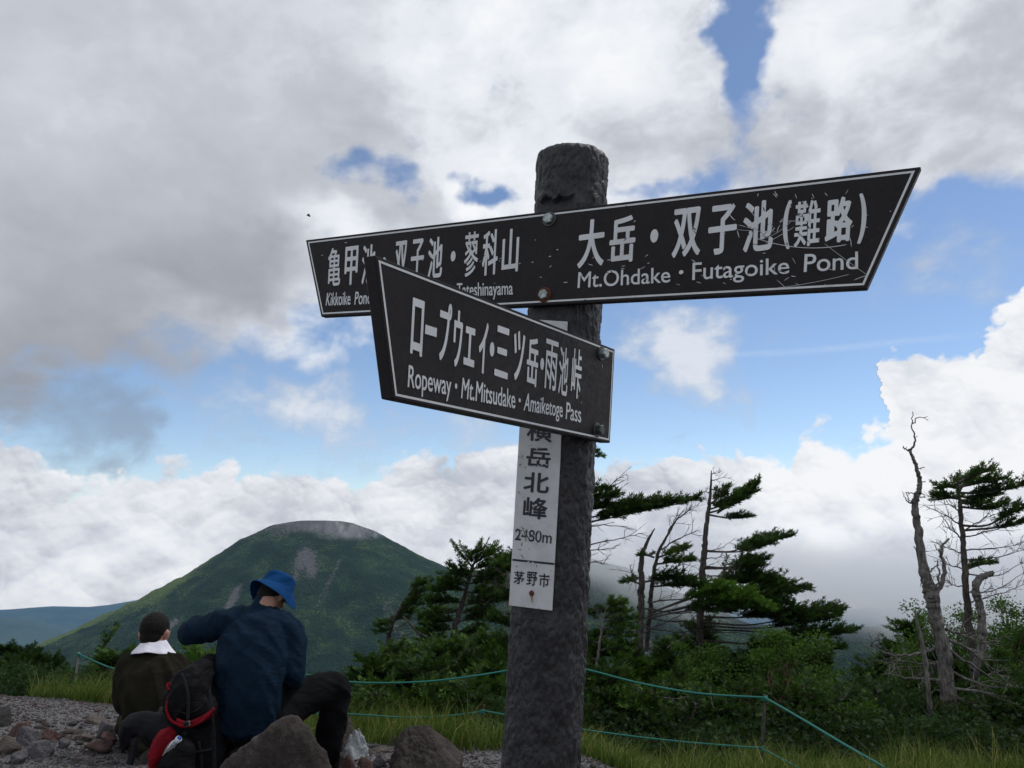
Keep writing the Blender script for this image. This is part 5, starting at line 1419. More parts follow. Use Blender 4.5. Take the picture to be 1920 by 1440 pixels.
def px3(pts, Y, dy=0.0):
    """photo polyline to 3-D, drifting dy in depth from root to tip"""
    n = len(pts); return [at(p[0], p[1], Y + (dy * i / max(1, n - 1))) for i, p in enumerate(pts)]
def foliage_pad(acc, tw, path, t0, W, dens=1.0, tint=0.5, lift=0.30, spread=1.0, sl=0.10):
    """flat, wind-combed spray of fir twigs around a limb"""
    path = np.asarray(path); seg = np.linalg.norm(np.diff(path, axis=0), axis=1); cum = np.concatenate([[0], np.cumsum(seg)]); L = cum[-1]
    nt_ = max(4, int(L * (1 - t0) * 36 * dens))
    ts = t0 + (1 - t0) * (np.arange(nt_) + VR.random(nt_)) / nt_
    for k, t in enumerate(ts):
        s = t * L; p = np.array([np.interp(s, cum, path[:, a]) for a in range(3)])
        q = np.array([np.interp(min(s + 0.05, L), cum, path[:, a]) for a in range(3)]); p0 = np.array([np.interp(max(s - 0.05, 0), cum, path[:, a]) for a in range(3)])
        d = norm(q - p0)
        u = (t - t0) / (1 - t0)
        shape = (0.35 + 0.65 * math.sin(math.pi * min(1, u * 0.75 + 0.18))) * (1 - 0.55 * u)
        ln = W * shape * VR.uniform(0.55, 1.1)
        ang = VR.uniform(0.35, 1.0) * (1 if k % 2 else -1) * spread
        side = norm(np.cross(d, [0, 0, 1.0]))
        dd = norm(d * math.cos(ang) + side * math.sin(ang) + np.array([0, 0, lift * VR.uniform(-0.5, 1.8)]))
        m = 5; curve = p + np.outer(np.linspace(0, 1, m), dd) * ln + np.outer(np.linspace(0, 1, m) ** 2, [0, 0, 1]) * ln * VR.uniform(-0.05, 0.30)
        if tw is not None: tw.add(*twig_tube(curve, np.linspace(0.006, 0.002, m), 4))
        ns = max(3, int(ln / 0.022)); v = np.linspace(0.15, 1.0, ns)
        P = np.stack([np.interp(v, np.linspace(0, 1, m), curve[:, a]) for a in range(3)], 1)
        tdir = norm(curve[-1] - curve[0])
        a2 = VR.uniform(0.3, 1.0, ns) * np.where(np.arange(ns) % 2, 1, -1); a2[-1] = 0
        sd2 = norm(np.cross(tdir, [0, 0, 1.0]))
        Dd = tdir * np.cos(a2)[:, None] + sd2 * np.sin(a2)[:, None] + np.array([0, 0, 1.0]) * VR.uniform(-0.15, 0.55, ns)[:, None]
        tn = np.clip(tint + VR.normal(0, 0.16, ns) + 0.25 * (v - 0.5), 0, 1)
        V, F, T = sprigs(P, Dd, VR.uniform(0.75, 1.15, ns) * sl, tn)
        acc.add(V, F, T)
def knots(path, r, amt=0.25):
    path = np.asarray(path); n = len(path); q = np.stack([np.arange(n) * 0.22 + VR.random() * 50, np.zeros(n), np.zeros(n)], 1).astype(np.float32)
    return path, np.asarray(r) * (1 + amt * perlin(q) + 0.3 * amt * perlin(q * 3.1))
def trunk_mesh(px, Y, mat, root, name='trunk', seg=12, wob=0.008, dy=0.0):
    pts = [at(p[0], p[1], Y + dy * i / max(1, len(px) - 1)) for i, p in enumerate(px)]
    C_ = bez_np(pts, 12); R_ = np.interp(np.linspace(0, 1, len(C_)), np.linspace(0, 1, len(px)), [p[2] for p in px]) * 0.80
    C_ = C_ + VR.normal(0, wob, C_.shape) * np.minimum(1, R_[:, None] / 0.05)
    C_, R2 = knots(C_, R_, 0.16)
    V, F = twig_tube(C_, R2, seg)
    V = V + norm(V - np.repeat(C_, seg, 0)) * (perlin((V * np.array([40, 40, 14])).astype(np.float32)) * 0.10)[:, None] * np.repeat(R2, seg)[:, None] * 2
    o = mesh_np(name, V, F, mat, smooth=True); adopt_deep(o, root); return C_, R_
def bare_limb(px, Y, mat, root, r0=0.014, r1=0.003, dy=0.3, twigs=6, name='limb', tw_len=0.25, bend=(0.5, 0, 0.25)):
    pts = px3(px, Y, dy); C_ = bez_np(pts, 6); C_ = C_ + VR.normal(0, 0.006, C_.shape)
    A = Acc(); A.add(*twig_tube(C_, np.linspace(r0, r1, len(C_)), 6))
    for k in range(twigs):
        t = VR.uniform(0.25, 0.97); i = int(t * (len(C_) - 1)); p = C_[i]; d = norm(C_[min(i + 1, len(C_) - 1)] - C_[max(i - 1, 0)])
        dd = norm(d * 0.7 + VR.normal(0, 0.5, 3) + np.array(bend) * 0.6); ln = tw_len * VR.uniform(0.3, 1.0)
        m = 5; c = p + np.outer(np.linspace(0, 1, m), dd) * ln + np.outer(np.linspace(0, 1, m) ** 2, VR.normal(0, 0.25, 3)) * ln
        A.add(*twig_tube(c, np.linspace(max(r1, r0 * 0.35), 0.0018, m), 4))
        for q in range(2):
            p2 = c[VR.integers(2, 4)]; d2 = norm(dd + VR.normal(0, 0.5, 3)); A.add(*twig_tube(p2 + np.outer(np.linspace(0, 1, 3), d2) * ln * 0.4, [0.003, 0.002, 0.0014], 4))
    return A.build(name, mat, root, True)
def fir_limb(px, Y, root, t0=0.25, W=0.35, dens=1.0, tint=0.45, mat=None, r0=0.018, dy=None, bark=None, lift=0.3, sl=0.10):
    dy = VR.uniform(-0.35, 0.35) if dy is None else dy
    pts = px3(px, Y, dy); C_ = bez_np(pts, 6)
    tw = Acc(); tw.add(*twig_tube(C_, np.linspace(r0, 0.004, len(C_)), 6))
    fo = Acc(); foliage_pad(fo, tw, C_, t0, W, dens, tint, lift=lift, sl=sl)
    l = tw.build('limb', bark or M_BARK, root, True)
    f = fo.build('needles', mat or M_NEEDLE, None)
    f.parent = l; f['kind'] = 'stuff'
    return l
def tree_root(name, px, py, Y, label, cat, group=None):
    p = at(px, py, Y); r = empty(name, (p.x, Y, ground_z(p.x, Y))); tag(r, label, cat, group); return r
def to_ground(trunk, Y):
    """lengthen a trunk polyline down to the soil"""
    x, y, r = trunk[0]; p = at(x, y, Y); gz = ground_z(p.x, Y) - 0.15
    if p.z > gz:
        d = cam_dir(x, y); # find the pixel row of the ground under this point
        yy = y
        while at(x, yy, Y).z > gz and yy < 2600: yy += 6
        return [(x, yy, r * 1.15)] + trunk
    return trunk

GR = 'wind-bent firs behind the rope fence'
def trees():
    # main fir right of the signpost
    Y = 14.0; r = tree_root('fir_tree', 1312, 1400, Y, 'tall wind-flagged fir with bare pointed top, its branches all streaming right', 'tree', GR)
    trunk_mesh(to_ground([(1312, 1300, .085), (1312, 1200, .078), (1316, 1100, .070), (1320, 1040, .062), (1326, 975, .048), (1332, 925, .03), (1334, 882, .008)], Y), Y, M_BARK, r)
    for px, t0, W, tn in (([(1328, 962), (1360, 952), (1395, 930), (1420, 906)], .15, .42, .45), ([(1328, 965), (1370, 972), (1408, 970)], .35, .20, .4), ([(1332, 945), (1350, 930), (1362, 914)], .2, .22, .4),
                          ([(1330, 955), (1360, 945), (1405, 922)], .1, .4, .35), ([(1345, 962), (1380, 940), (1412, 925)], .1, .35, .4),
                          ([(1322, 1032), (1370, 1034), (1420, 1018), (1486, 1006)], .33, .36, .4), ([(1330, 1034), (1390, 1034), (1450, 1018)], .45, .30, .35), ([(1320, 1062), (1360, 1064), (1400, 1056), (1438, 1050)], .42, .36, .4),
                          ([(1320, 1066), (1380, 1066), (1425, 1062)], .5, .34, .35), ([(1318, 1090), (1380, 1085), (1450, 1088)], .2, .55, .35), ([(1316, 1142), (1390, 1140), (1470, 1130)], .25, .55, .35), ([(1316, 1155), (1390, 1158), (1500, 1148)], .35, .55, .3), ([(1316, 1100), (1370, 1094), (1460, 1092)], .3, .4, .35),
                          ([(1316, 1112), (1400, 1108), (1470, 1102), (1514, 1106)], .35, .50, .35), ([(1316, 1120), (1400, 1122), (1490, 1112)], .35, .5, .3), ([(1314, 1130), (1380, 1138), (1450, 1125)], .3, .45, .3),
                          ([(1313, 1165), (1400, 1172), (1500, 1156), (1580, 1144)], .48, .50, .38), ([(1313, 1172), (1420, 1178), (1520, 1166), (1570, 1156)], .5, .50, .33), ([(1313, 1180), (1420, 1184), (1520, 1192), (1602, 1184)], .52, .46, .35),
                          ([(1313, 1200), (1430, 1210), (1540, 1218), (1580, 1216)], .5, .42, .33), ([(1313, 1220), (1430, 1230), (1530, 1240)], .5, .4, .3)):
        fir_limb(px, Y, r, t0, W * 1.12, 1.6, tn, sl=.108)
    for px in ([(1333, 900), (1345, 899), (1360, 893)], [(1331, 918), (1350, 920), (1372, 912)], [(1330, 925), (1318, 921)], [(1334, 888), (1350, 886)], [(1318, 1085), (1360, 1075), (1380, 1060)], [(1317, 1078), (1370, 1082), (1395, 1070)],
               [(1320, 1050), (1350, 1045), (1372, 1050)], [(1315, 1140), (1370, 1150), (1430, 1150)], [(1314, 1190), (1360, 1185), (1450, 1196)], [(1322, 1035), (1350, 1028), (1375, 1012)]):
        bare_limb(px, Y, M_BARK, r, 0.010, 0.002, VR.uniform(-.3, .3), 5, tw_len=0.22)
    # twin-stemmed tree
    Y = 13.2; r = tree_root('fir_tree', 1200, 1400, Y, 'half-dead fir with two bare stems and a bright green lower pad', 'tree', GR)
    trunk_mesh(to_ground([(1198, 1300, .09), (1197, 1220, .085), (1202, 1150, .072), (1203, 1090, .060), (1203, 1045, .048), (1214, 1015, .032), (1228, 990, .008)], Y), Y, M_BARK, r)
    trunk_mesh([(1212, 1220, .045), (1220, 1130, .045), (1226, 1075, .04), (1235, 1035, .032), (1254, 1000, .022), (1268, 975, .014), (1283, 955, .004)], Y + .25, M_BARK, r, 'stem')
    for px, t0, W, tn, mt in (([(1234, 1045), (1262, 1036), (1288, 1030)], .1, .28, .6, M_NEEDLE), ([(1230, 1058), (1262, 1054), (1304, 1052)], .1, .26, .5, M_NEEDLE), ([(1226, 1045), (1215, 1042), (1206, 1042)], .2, .14, .4, M_NEEDLE),
                              ([(1200, 1095), (1185, 1090), (1172, 1092)], .1, .2, .5, M_NEEDLE), ([(1204, 1092), (1245, 1086), (1300, 1090)], .1, .35, .25, M_NEEDLE), ([(1222, 1100), (1260, 1098), (1316, 1100)], .1, .35, .25, M_NEEDLE),
                              ([(1215, 1150), (1280, 1128), (1335, 1108), (1370, 1105)], .42, .42, .75, M_NEEDLEB), ([(1215, 1152), (1300, 1120), (1370, 1115), (1420, 1125)], .45, .45, .75, M_NEEDLEB), ([(1215, 1155), (1320, 1130), (1390, 1125), (1445, 1140)], .45, .45, .7, M_NEEDLEB),
                              ([(1260, 1145), (1330, 1132), (1410, 1140), (1440, 1146)], .35, .4, .65, M_NEEDLEB), ([(1215, 1160), (1290, 1145), (1380, 1146)], .4, .4, .35, M_NEEDLE)):
        fir_limb(px, Y, r, t0, W * 1.1, 1.5, tn, mt, sl=.105)
    for px in ([(1236, 1034), (1268, 1012), (1308, 996)], [(1268, 975), (1285, 962), (1295, 955)], [(1250, 1005), (1262, 980), (1270, 965)], [(1203, 1080), (1188, 1085), (1183, 1065)], [(1205, 1140), (1280, 1150), (1340, 1142)], [(1205, 1160), (1280, 1165), (1350, 1158)],
               [(1200, 1190), (1240, 1170), (1300, 1140)], [(1208, 1175), (1270, 1185), (1330, 1180)], [(1213, 1130), (1250, 1125), (1290, 1125)], [(1280, 1100), (1282, 1070), (1279, 1050)], [(1290, 1100), (1305, 1080), (1325, 1062)]):
        bare_limb(px, Y, M_BARK, r, 0.015, 0.003, VR.uniform(-.3, .3), 9, tw_len=0.35)
    bare_limb([(1250, 1215), (1275, 1198), (1300, 1185)], Y, M_DEAD, r, 0.012, 0.003, 0.1, 3)
    # fir hidden behind the signpost
    Y = 12.5; r = tree_root('fir_tree', 1030, 1400, Y, 'fir whose trunk hides behind the signpost, long flat branches reaching out to its right', 'tree', GR)
    trunk_mesh(to_ground([(1022, 1300, .10), (1030, 1150, .085), (1040, 1000, .06), (1050, 900, .04), (1058, 838, .012)], Y), Y, M_BARK, r)
    for px, t0, W, tn in (([(1045, 975), (1120, 968), (1200, 948), (1310, 938)], .25, .36, .45), ([(1045, 985), (1120, 976), (1210, 956), (1280, 944)], .3, .32, .4), ([(1050, 955), (1105, 938), (1160, 932)], .2, .34, .45), ([(1045, 965), (1110, 955), (1180, 948)], .2, .36, .4),
                          ([(1048, 945), (1100, 925), (1140, 918)], .2, .28, .4), ([(1055, 870), (1095, 858), (1126, 856)], .3, .16, .45), ([(1055, 850), (1090, 850), (1118, 848)], .3, .12, .45),
                          ([(1035, 1130), (1100, 1150), (1130, 1145)], .3, .3, .4), ([(1030, 1200), (1090, 1200), (1130, 1190)], .3, .3, .4),
                          ([(1040, 1050), (990, 1052), (940, 1060)], .3, .35, .4), ([(1040, 1080), (990, 1078), (930, 1062)], .3, .35, .45), ([(1035, 1130), (990, 1130), (925, 1120)], .2, .4, .4), ([(1030, 1170), (980, 1175), (920, 1165)], .2, .4, .4), ([(1030, 1210), (980, 1215), (900, 1205)], .2, .45, .5)):
        fir_limb(px, Y, r, t0, W * 1.15, 1.5, tn, sl=.105)
    for px in ([(1045, 990), (1110, 950), (1150, 905), (1175, 888)], [(1050, 960), (1120, 930), (1168, 915)], [(1040, 1040), (1110, 1020), (1160, 1010), (1212, 998)], [(1040, 1045), (1110, 1032), (1155, 1028)], [(1040, 1062), (1100, 1054), (1140, 1058)], [(1045, 1000), (1120, 985), (1180, 988)]):
        bare_limb(px, Y, M_BARK, r, 0.014, 0.003, VR.uniform(-.2, .3), 8, tw_len=0.28)
    # pale thin trunk beside the post on its left
    Y = 13.6; r = tree_root('dead_tree', 948, 1400, Y, 'thin pale bare trunk just left of the signpost', 'tree')
    trunk_mesh(to_ground([(948, 1260, .035), (950, 1150, .032), (952, 1090, .03), (955, 1040, .02)], Y), Y, M_DEAD, r)
    for px in ([(950, 1120), (930, 1100), (905, 1095)], [(952, 1080), (935, 1070), (922, 1055)], [(950, 1170), (930, 1158), (915, 1150)], [(950, 1100), (925, 1120), (905, 1140)]): bare_limb(px, Y, M_BARK, r, 0.009, 0.002, .1, 6)
    # big fir left of the post
    Y = 14.5; r = tree_root('fir_tree', 830, 1300, Y, 'dense dark fir leaning right between the mountain and the signpost', 'tree', GR)
    trunk_mesh(to_ground([(828, 1270, .08), (846, 1205, .07), (868, 1125, .05), (886, 1065, .03), (896, 1040, .01)], Y), Y, M_BARK, r)
    for px in ([(885, 1060), (905, 1045), (922, 1040)], [(884, 1066), (925, 1060), (956, 1050)], [(882, 1080), (920, 1078), (950, 1072)], [(882, 1088), (866, 1078), (860, 1068)], [(884, 1062), (876, 1050), (880, 1040)], [(876, 1105), (840, 1106), (816, 1110)], [(874, 1095), (900, 1092), (940, 1090)],
               [(875, 1110), (915, 1112), (942, 1108)], [(868, 1130), (830, 1128), (808, 1132)], [(868, 1135), (900, 1130), (928, 1128)], [(864, 1145), (835, 1148), (815, 1148)], [(860, 1162), (820, 1166), (790, 1162)], [(860, 1165), (900, 1158), (928, 1156)], [(852, 1180), (820, 1182), (797, 1186)],
               [(852, 1190), (880, 1188), (905, 1184)], [(846, 1205), (820, 1204), (800, 1208)], [(878, 1098), (855, 1095), (840, 1095)], [(862, 1150), (885, 1146), (905, 1146)], [(846, 1205), (870, 1210), (890, 1210)]):
        fir_limb(px, Y, r, .05, .50, 1.6, VR.uniform(.35, .65))
    for px in ([(870, 1150), (900, 1140), (940, 1100)], [(866, 1165), (900, 1150), (930, 1125)]): bare_limb(px, Y, M_BARK, r, 0.010, 0.002, .1, 5)
    # small leaning fir further left
    Y = 15.0; r = tree_root('fir_tree', 720, 1280, Y, 'small slender fir leaning right in front of the mountain slope', 'tree', GR)
    trunk_mesh(to_ground([(720, 1260, .05), (727, 1205, .045), (738, 1165, .04), (756, 1130, .028), (778, 1100, .01)], Y), Y, M_BARK, r)
    for px in ([(766, 1114), (785, 1100), (806, 1092)], [(762, 1122), (785, 1112), (802, 1106)], [(756, 1132), (776, 1124), (792, 1122)], [(750, 1142), (772, 1134), (790, 1134)], [(746, 1152), (765, 1146), (780, 1148)], [(770, 1108), (775, 1100), (790, 1093)],
               [(736, 1168), (722, 1170), (710, 1176)], [(736, 1166), (750, 1160), (762, 1162)], [(742, 1160), (752, 1150), (768, 1150)], [(732, 1180), (720, 1182), (712, 1188)]):
        fir_limb(px, Y, r, .05, .26, 1.3, VR.uniform(.4, .6))
    for px in ([(730, 1195), (750, 1180), (775, 1170)], [(730, 1205), (755, 1195), (785, 1180)], [(732, 1185), (755, 1172), (775, 1160)]): bare_limb(px, Y, M_BARK, r, 0.007, 0.002, .1, 7)
    # fallen pale snag
    Y = 14.8; r = tree_root('dead_tree', 820, 1250, Y, 'broken pale grey trunk leaning left out of the low firs', 'tree')
    trunk_mesh([(840, 1250, .07), (815, 1222, .06), (788, 1190, .045), (768, 1168, .03), (756, 1156, .015)], Y, M_DEAD, r)
    bare_limb([(800, 1205), (825, 1195), (838, 1175)], Y, M_DEAD, r, 0.012, 0.004, .1, 3)
    # slim tree right of the post
    Y = 12.0; r = tree_root('fir_tree', 1108, 1400, Y, 'slim young fir with a pale thin stem immediately right of the signpost', 'tree', GR)
    trunk_mesh(to_ground([(1100, 1400, .035), (1112, 1300, .032), (1124, 1210, .026), (1132, 1160, .018), (1140, 1125, .006)], Y), Y, M_DEAD, r)
    for px in ([(1136, 1145), (1150, 1135), (1165, 1132)], [(1134, 1155), (1155, 1148), (1175, 1150)], [(1132, 1165), (1160, 1160), (1188, 1162)], [(1130, 1178), (1160, 1175), (1188, 1180)], [(1128, 1195), (1160, 1190), (1185, 1195)], [(1126, 1205), (1105, 1205), (1095, 1210)], [(1124, 1220), (1150, 1215), (1180, 1222)], [(1120, 1235), (1100, 1238), (1088, 1240)]):
        fir_limb(px, Y, r, .1, .26, 1.3, VR.uniform(.45, .7))
    for px in ([(1128, 1185), (1118, 1160), (1122, 1140)], [(1130, 1170), (1120, 1150), (1112, 1140)]): bare_limb(px, Y, M_DEAD, r, 0.006, 0.002, .1, 8, tw_len=.2)
    # far right fir
    Y = 11.0; r = tree_root('fir_tree', 1830, 1420, Y, 'fir at the right edge with flat green top and many bare lower branches', 'tree', GR)
    trunk_mesh(to_ground([(1832, 1330, .075), (1826, 1250, .065), (1815, 1150, .058), (1808, 1050, .047), (1801, 960, .036), (1796, 905, .02), (1794, 885, .008)], Y), Y, M_BARK, r)
    for px, W in (([(1795, 905), (1830, 890), (1864, 882)], .26), ([(1795, 914), (1840, 905), (1882, 899)], .3), ([(1797, 924), (1850, 924), (1900, 914), (1930, 908)], .32), ([(1795, 915), (1775, 913), (1762, 918)], .22), ([(1796, 935), (1780, 934), (1758, 938)], .24),
                  ([(1797, 930), (1830, 935), (1868, 930)], .3), ([(1797, 925), (1810, 905), (1825, 898)], .26), ([(1800, 950), (1850, 955), (1885, 948)], .28), ([(1802, 985), (1850, 985), (1900, 960), (1940, 945)], .3), ([(1802, 995), (1860, 990), (1900, 985), (1945, 968)], .3), ([(1805, 1070), (1835, 1060), (1862, 1056)], .2),
                  ([(1797, 942), (1820, 945), (1850, 942)], .26), ([(1790, 925), (1778, 925), (1765, 928)], .2)):
        fir_limb(px, Y, r, .12 if px[-1][0] < 1900 or W > .31 else .4, W * 1.12, 1.6, VR.uniform(.3, .55), sl=0.088)
    for px in ([(1804, 1010), (1860, 995), (1900, 985)], [(1806, 1030), (1870, 1028), (1925, 1015)], [(1808, 1050), (1870, 1045), (1935, 1025)], [(1810, 1075), (1870, 1080), (1930, 1045)], [(1815, 1110), (1870, 1105), (1935, 1060)], [(1816, 1130), (1870, 1115), (1935, 1090)],
               [(1800, 985), (1775, 968), (1752, 955)], [(1803, 1010), (1785, 995), (1768, 985)], [(1806, 1040), (1785, 1030), (1765, 1024)], [(1808, 1065), (1785, 1062), (1762, 1050)], [(1800, 960), (1785, 948), (1772, 945)], [(1812, 1100), (1790, 1098), (1768, 1085)], [(1803, 1000), (1840, 975), (1865, 965)]):
        bare_limb(px, Y, M_BARK, r, 0.011, 0.0025, VR.uniform(-.2, .3), 11, tw_len=.3, bend=(0.4, 0, 0.5))
    trunk_mesh([(1826, 1260, .06), (1842, 1200, .062), (1840, 1150, .06), (1830, 1110, .058), (1836, 1085, .055), (1862, 1074, .035)], Y - .2, M_DEAD, r, 'broken_stem')
    # dead snag
    Y = 9.5; r = tree_root('dead_tree', 1775, 1400, Y, 'tall weathered dead trunk with a crooked forked top, bare against white cloud', 'tree')
    trunk_mesh(to_ground([(1777, 1390, .115), (1777, 1300, .100), (1764, 1200, .088), (1750, 1140, .085), (1746, 1112, .10), (1735, 1080, .070), (1724, 1010, .056), (1716, 945, .046), (1723, 920, .034), (1724, 900, .03), (1716, 868, .026), (1704, 842, .018)], Y), Y, M_DEAD, r, seg=18)
    for px, a, b_ in (([(1706, 846), (1716, 826), (1711, 800), (1711, 770)], .014, .004), ([(1712, 795), (1722, 784), (1737, 782)], .008, .003), ([(1705, 845), (1698, 842), (1693, 838)], .010, .004), ([(1712, 945), (1700, 938), (1692, 922)], .010, .003), ([(1712, 946), (1704, 936), (1700, 924)], .007, .003),
                      ([(1742, 1122), (1765, 1100), (1770, 1060), (1765, 1030), (1780, 1010)], .034, .012), ([(1752, 1110), (1760, 1080), (1757, 1050)], .016, .006), ([(1738, 1080), (1750, 1065), (1762, 1058)], .012, .004), ([(1765, 1035), (1755, 1030)], .010, .004), ([(1716, 880), (1728, 878), (1732, 875)], .006, .003), ([(1723, 905), (1732, 903)], .006, .003)):
        bare_limb(px, Y, M_DEAD, r, a, b_, .05, 1, tw_len=.08)
    for k in range(26):                                   # short broken stubs
        t = VR.uniform(0.18, 0.92); yy = 1390 - t * 520; xx = np.interp(yy, [868, 945, 1010, 1080, 1140, 1200, 1300, 1390], [1716, 1716, 1724, 1735, 1750, 1764, 1777, 1777]); s_ = VR.choice([-1, 1])
        bare_limb([(xx, yy), (xx + s_ * 10, yy - VR.uniform(-3, 4)), (xx + s_ * VR.uniform(12, 20), yy - VR.uniform(-4, 8))], Y - .03, M_DEAD, r, .008, .003, VR.uniform(-.1, .1), 0, 'stub')
    for px in ([(1765, 1215), (1705, 1228), (1660, 1224), (1625, 1205)], [(1765, 1275), (1705, 1272), (1665, 1262)], [(1770, 1240), (1740, 1245), (1690, 1240)], [(1785, 1300), (1830, 1330), (1855, 1345)], [(1780, 1220), (1840, 1260), (1900, 1300)], [(1780, 1260), (1850, 1285), (1925, 1290)], [(1785, 1340), (1820, 1350), (1850, 1350)],
               [(1780, 1200), (1820, 1220), (1870, 1270)], [(1775, 1180), (1800, 1190), (1850, 1210)], [(1780, 1290), (1850, 1300), (1925, 1330)]):
        bare_limb(px, Y, M_DEAD, r, 0.020, 0.004, VR.uniform(-.1, .4), 12, tw_len=.34)
    Y = 9.2; r = tree_root('dead_tree', 1748, 1410, Y, 'thin broken grey pole-like snag left of the tall dead trunk', 'tree')
    trunk_mesh(to_ground([(1752, 1405, .038), (1745, 1340, .034), (1736, 1250, .03), (1724, 1185, .024), (1715, 1145, .008)], Y), Y, M_DEAD, r, seg=10)
    for px in ([(1738, 1270), (1745, 1262), (1750, 1240)], [(1745, 1340), (1735, 1338)], [(1740, 1300), (1750, 1296)]): bare_limb(px, Y, M_DEAD, r, .006, .002, .05, 1, tw_len=.1)
trees()

def fir_bush(cx, ytop, ybase, w, Y, label, mat=None, tint=.5, dens=1.1, name='fir_bush', lay=None, lean=0.35, cat='bush', sl=0.105):
    """low, wind-pressed fir: layered limbs from a short stem"""
    r = tree_root(name, cx, ybase, Y, label, cat, 'low firs and bushes along the edge')
    p0 = at(cx, ybase, Y); p1 = at(cx + w * .1, ytop, Y)
    C_, _ = trunk_mesh(to_ground([(cx, ybase, .035), (cx + w * .05, (ybase + ytop) / 2, .026), (cx + w * .12, ytop + 6, .008)], Y), Y, M_BARK, r)
    n = lay or max(7, int((ybase - ytop) / 6.5))
    for k in range(n):
        t = k / (n - 1); y = ybase + (ytop - ybase) * t
        half = w * 0.5 * (1 - 0.75 * t ** 1.5) * VR.uniform(.75, 1.1)
        s = 1 if VR.random() < 0.5 + lean * 0.4 else -1
        half *= 1 + lean * s * 0.4
        ex = cx + w * .1 * t
        fir_limb([(ex, y + 4), (ex + s * half * .5, y - 1), (ex + s * half, y - VR.uniform(0, 7))], Y, r, .06, VR.uniform(.34, .52), dens * 1.25, np.clip(tint + VR.normal(0, .08), 0, 1), mat, r0=.010, dy=VR.uniform(-.7, .5), sl=sl)
    return r
def bushes():
    B = M_NEEDLEB
    for i, (cx, yt, yb, w, Y, mt, tn, lb) in enumerate((
        (718, 1225, 1290, 105, 13.2, None, .62, 'low rounded fir bush at the left end of the thicket'), (790, 1212, 1285, 130, 13.4, None, .68, 'low spreading fir bush below the pale broken trunk'), (872, 1205, 1290, 120, 13.0, None, .55, 'dark low fir below the leaning dense fir'),
        (925, 1228, 1300, 90, 12.2, B, .50, 'bright low fir touching the left side of the signpost'), (845, 1240, 1300, 130, 12.6, None, .4, 'shaded fir bush in the middle of the left thicket'), (905, 1292, 1345, 90, 10.6, B, .35, 'small fir bush above the knotted rope, left of the signpost'), (815, 1300, 1345, 70, 11.0, None, .5, 'small fir tuft in the grass above the lower rope'), (685, 1245, 1300, 60, 12.8, None, .45, 'small dark fir bush beside the knee of the man in navy'),
        (1150, 1210, 1330, 110, 13.0, None, .45, 'dark fir bush behind the slim young fir'), (1130, 1290, 1400, 100, 11.2, None, .42, 'shaded fir bush at the right foot of the signpost'), (1245, 1215, 1330, 130, 13.6, None, .55, 'low fir below the twin-stemmed tree'), (1235, 1300, 1400, 130, 11.6, None, .35, 'dark low fir thicket under the upper rope'),
        (1175, 1250, 1340, 60, 12.0, B, .4, 'small bright fir sapling right of the signpost'), (1340, 1250, 1370, 140, 12.4, None, .35, 'dark fir bush below the tall flagged fir'), (1400, 1215, 1300, 160, 13.4, None, .30, 'dark brown-green fir thicket beneath the long lower branches'), (1480, 1300, 1400, 130, 12.6, None, .35, 'dark fir bush right of the middle rope post'),
        (1560, 1300, 1400, 110, 13.5, None, .35, 'dark low fir right of the broadleaf shrubs'), (1628, 1252, 1400, 100, 15.0, None, .38, 'young fir standing alone with pointed top against the misty slope'), (1700, 1300, 1400, 120, 12.5, None, .35, 'dark fir bush left of the thin broken snag'), (1690, 1180, 1300, 80, 14.5, None, .4, 'dim fir behind the bare side branches of the dead trunk'),
        (1800, 1290, 1400, 150, 11.8, None, .35, 'dark fir bush behind the foot of the dead trunk'), (1890, 1280, 1400, 140, 11.5, None, .35, 'dark fir bush in the bottom right corner'), (1440, 1340, 1410, 120, 10.5, None, .3, 'dark low growth behind the middle rope post'), (1330, 1340, 1410, 120, 10.3, None, .3, 'dark low growth above the grass right of the signpost'), (1620, 1340, 1410, 130, 10.8, None, .3, 'dark low growth left of the snags'),
        (1290, 1180, 1300, 120, 14.6, None, .35, 'dim fir behind the stems of the twin-stemmed tree'), (1490, 1235, 1340, 150, 13.0, None, .3, 'dark fir filling the gap below the lowest long branches'), (1060, 1190, 1330, 160, 14.0, None, .4, 'dark fir directly behind the signpost'), (1760, 1240, 1380, 120, 13.2, None, .3, 'dim fir behind the tall dead trunk'), (1650, 1300, 1400, 110, 14.2, None, .3, 'dark fir beside the young pointed fir'), (1880, 1200, 1330, 150, 13.8, None, .35, 'dim fir behind the leafy shrub at the right edge'), (780, 1250, 1330, 150, 12.0, None, .42, 'low dark fir above the left rope'), (930, 1255, 1340, 90, 11.4, None, .4, 'shaded fir touching the rope left of the signpost'), (1180, 1350, 1410, 110, 10.0, None, .3, 'dark low growth beside the signpost above the grass'))):
        fir_bush(cx, yt, yb, w, Y, lb, mt, tn)
    for i, (cx, yt, yb, w, Y, lb) in enumerate(((30, 1240, 1345, 130, 17.0, 'dark fir between the two leftmost firs'), (95, 1292, 1350, 90, 14.0, 'low dark fir bush left of the rope post foot'), (-10, 1250, 1350, 100, 16.5, 'dark fir half outside the left edge'), (10, 1225, 1340, 90, 19.0, 'dark fir cut by the left edge behind the gravel'), (42, 1228, 1345, 90, 20.0, 'dark fir second from the left edge'), (78, 1250, 1345, 70, 18.0, 'dark lower fir right of the two at the left edge'), (108, 1275, 1345, 60, 16.5, 'small dark fir left of the rope post'), (55, 1262, 1350, 80, 16.0, 'dark bushy fir in front of the left group'), (18, 1275, 1350, 80, 15.5, 'broad dark fir bush above the edge boulder'))):
        fir_bush(cx, yt, yb, w, Y, lb, M_NEEDLE, .12, 1.5, 'fir_tree', cat='tree', lean=0.0, sl=0.13)
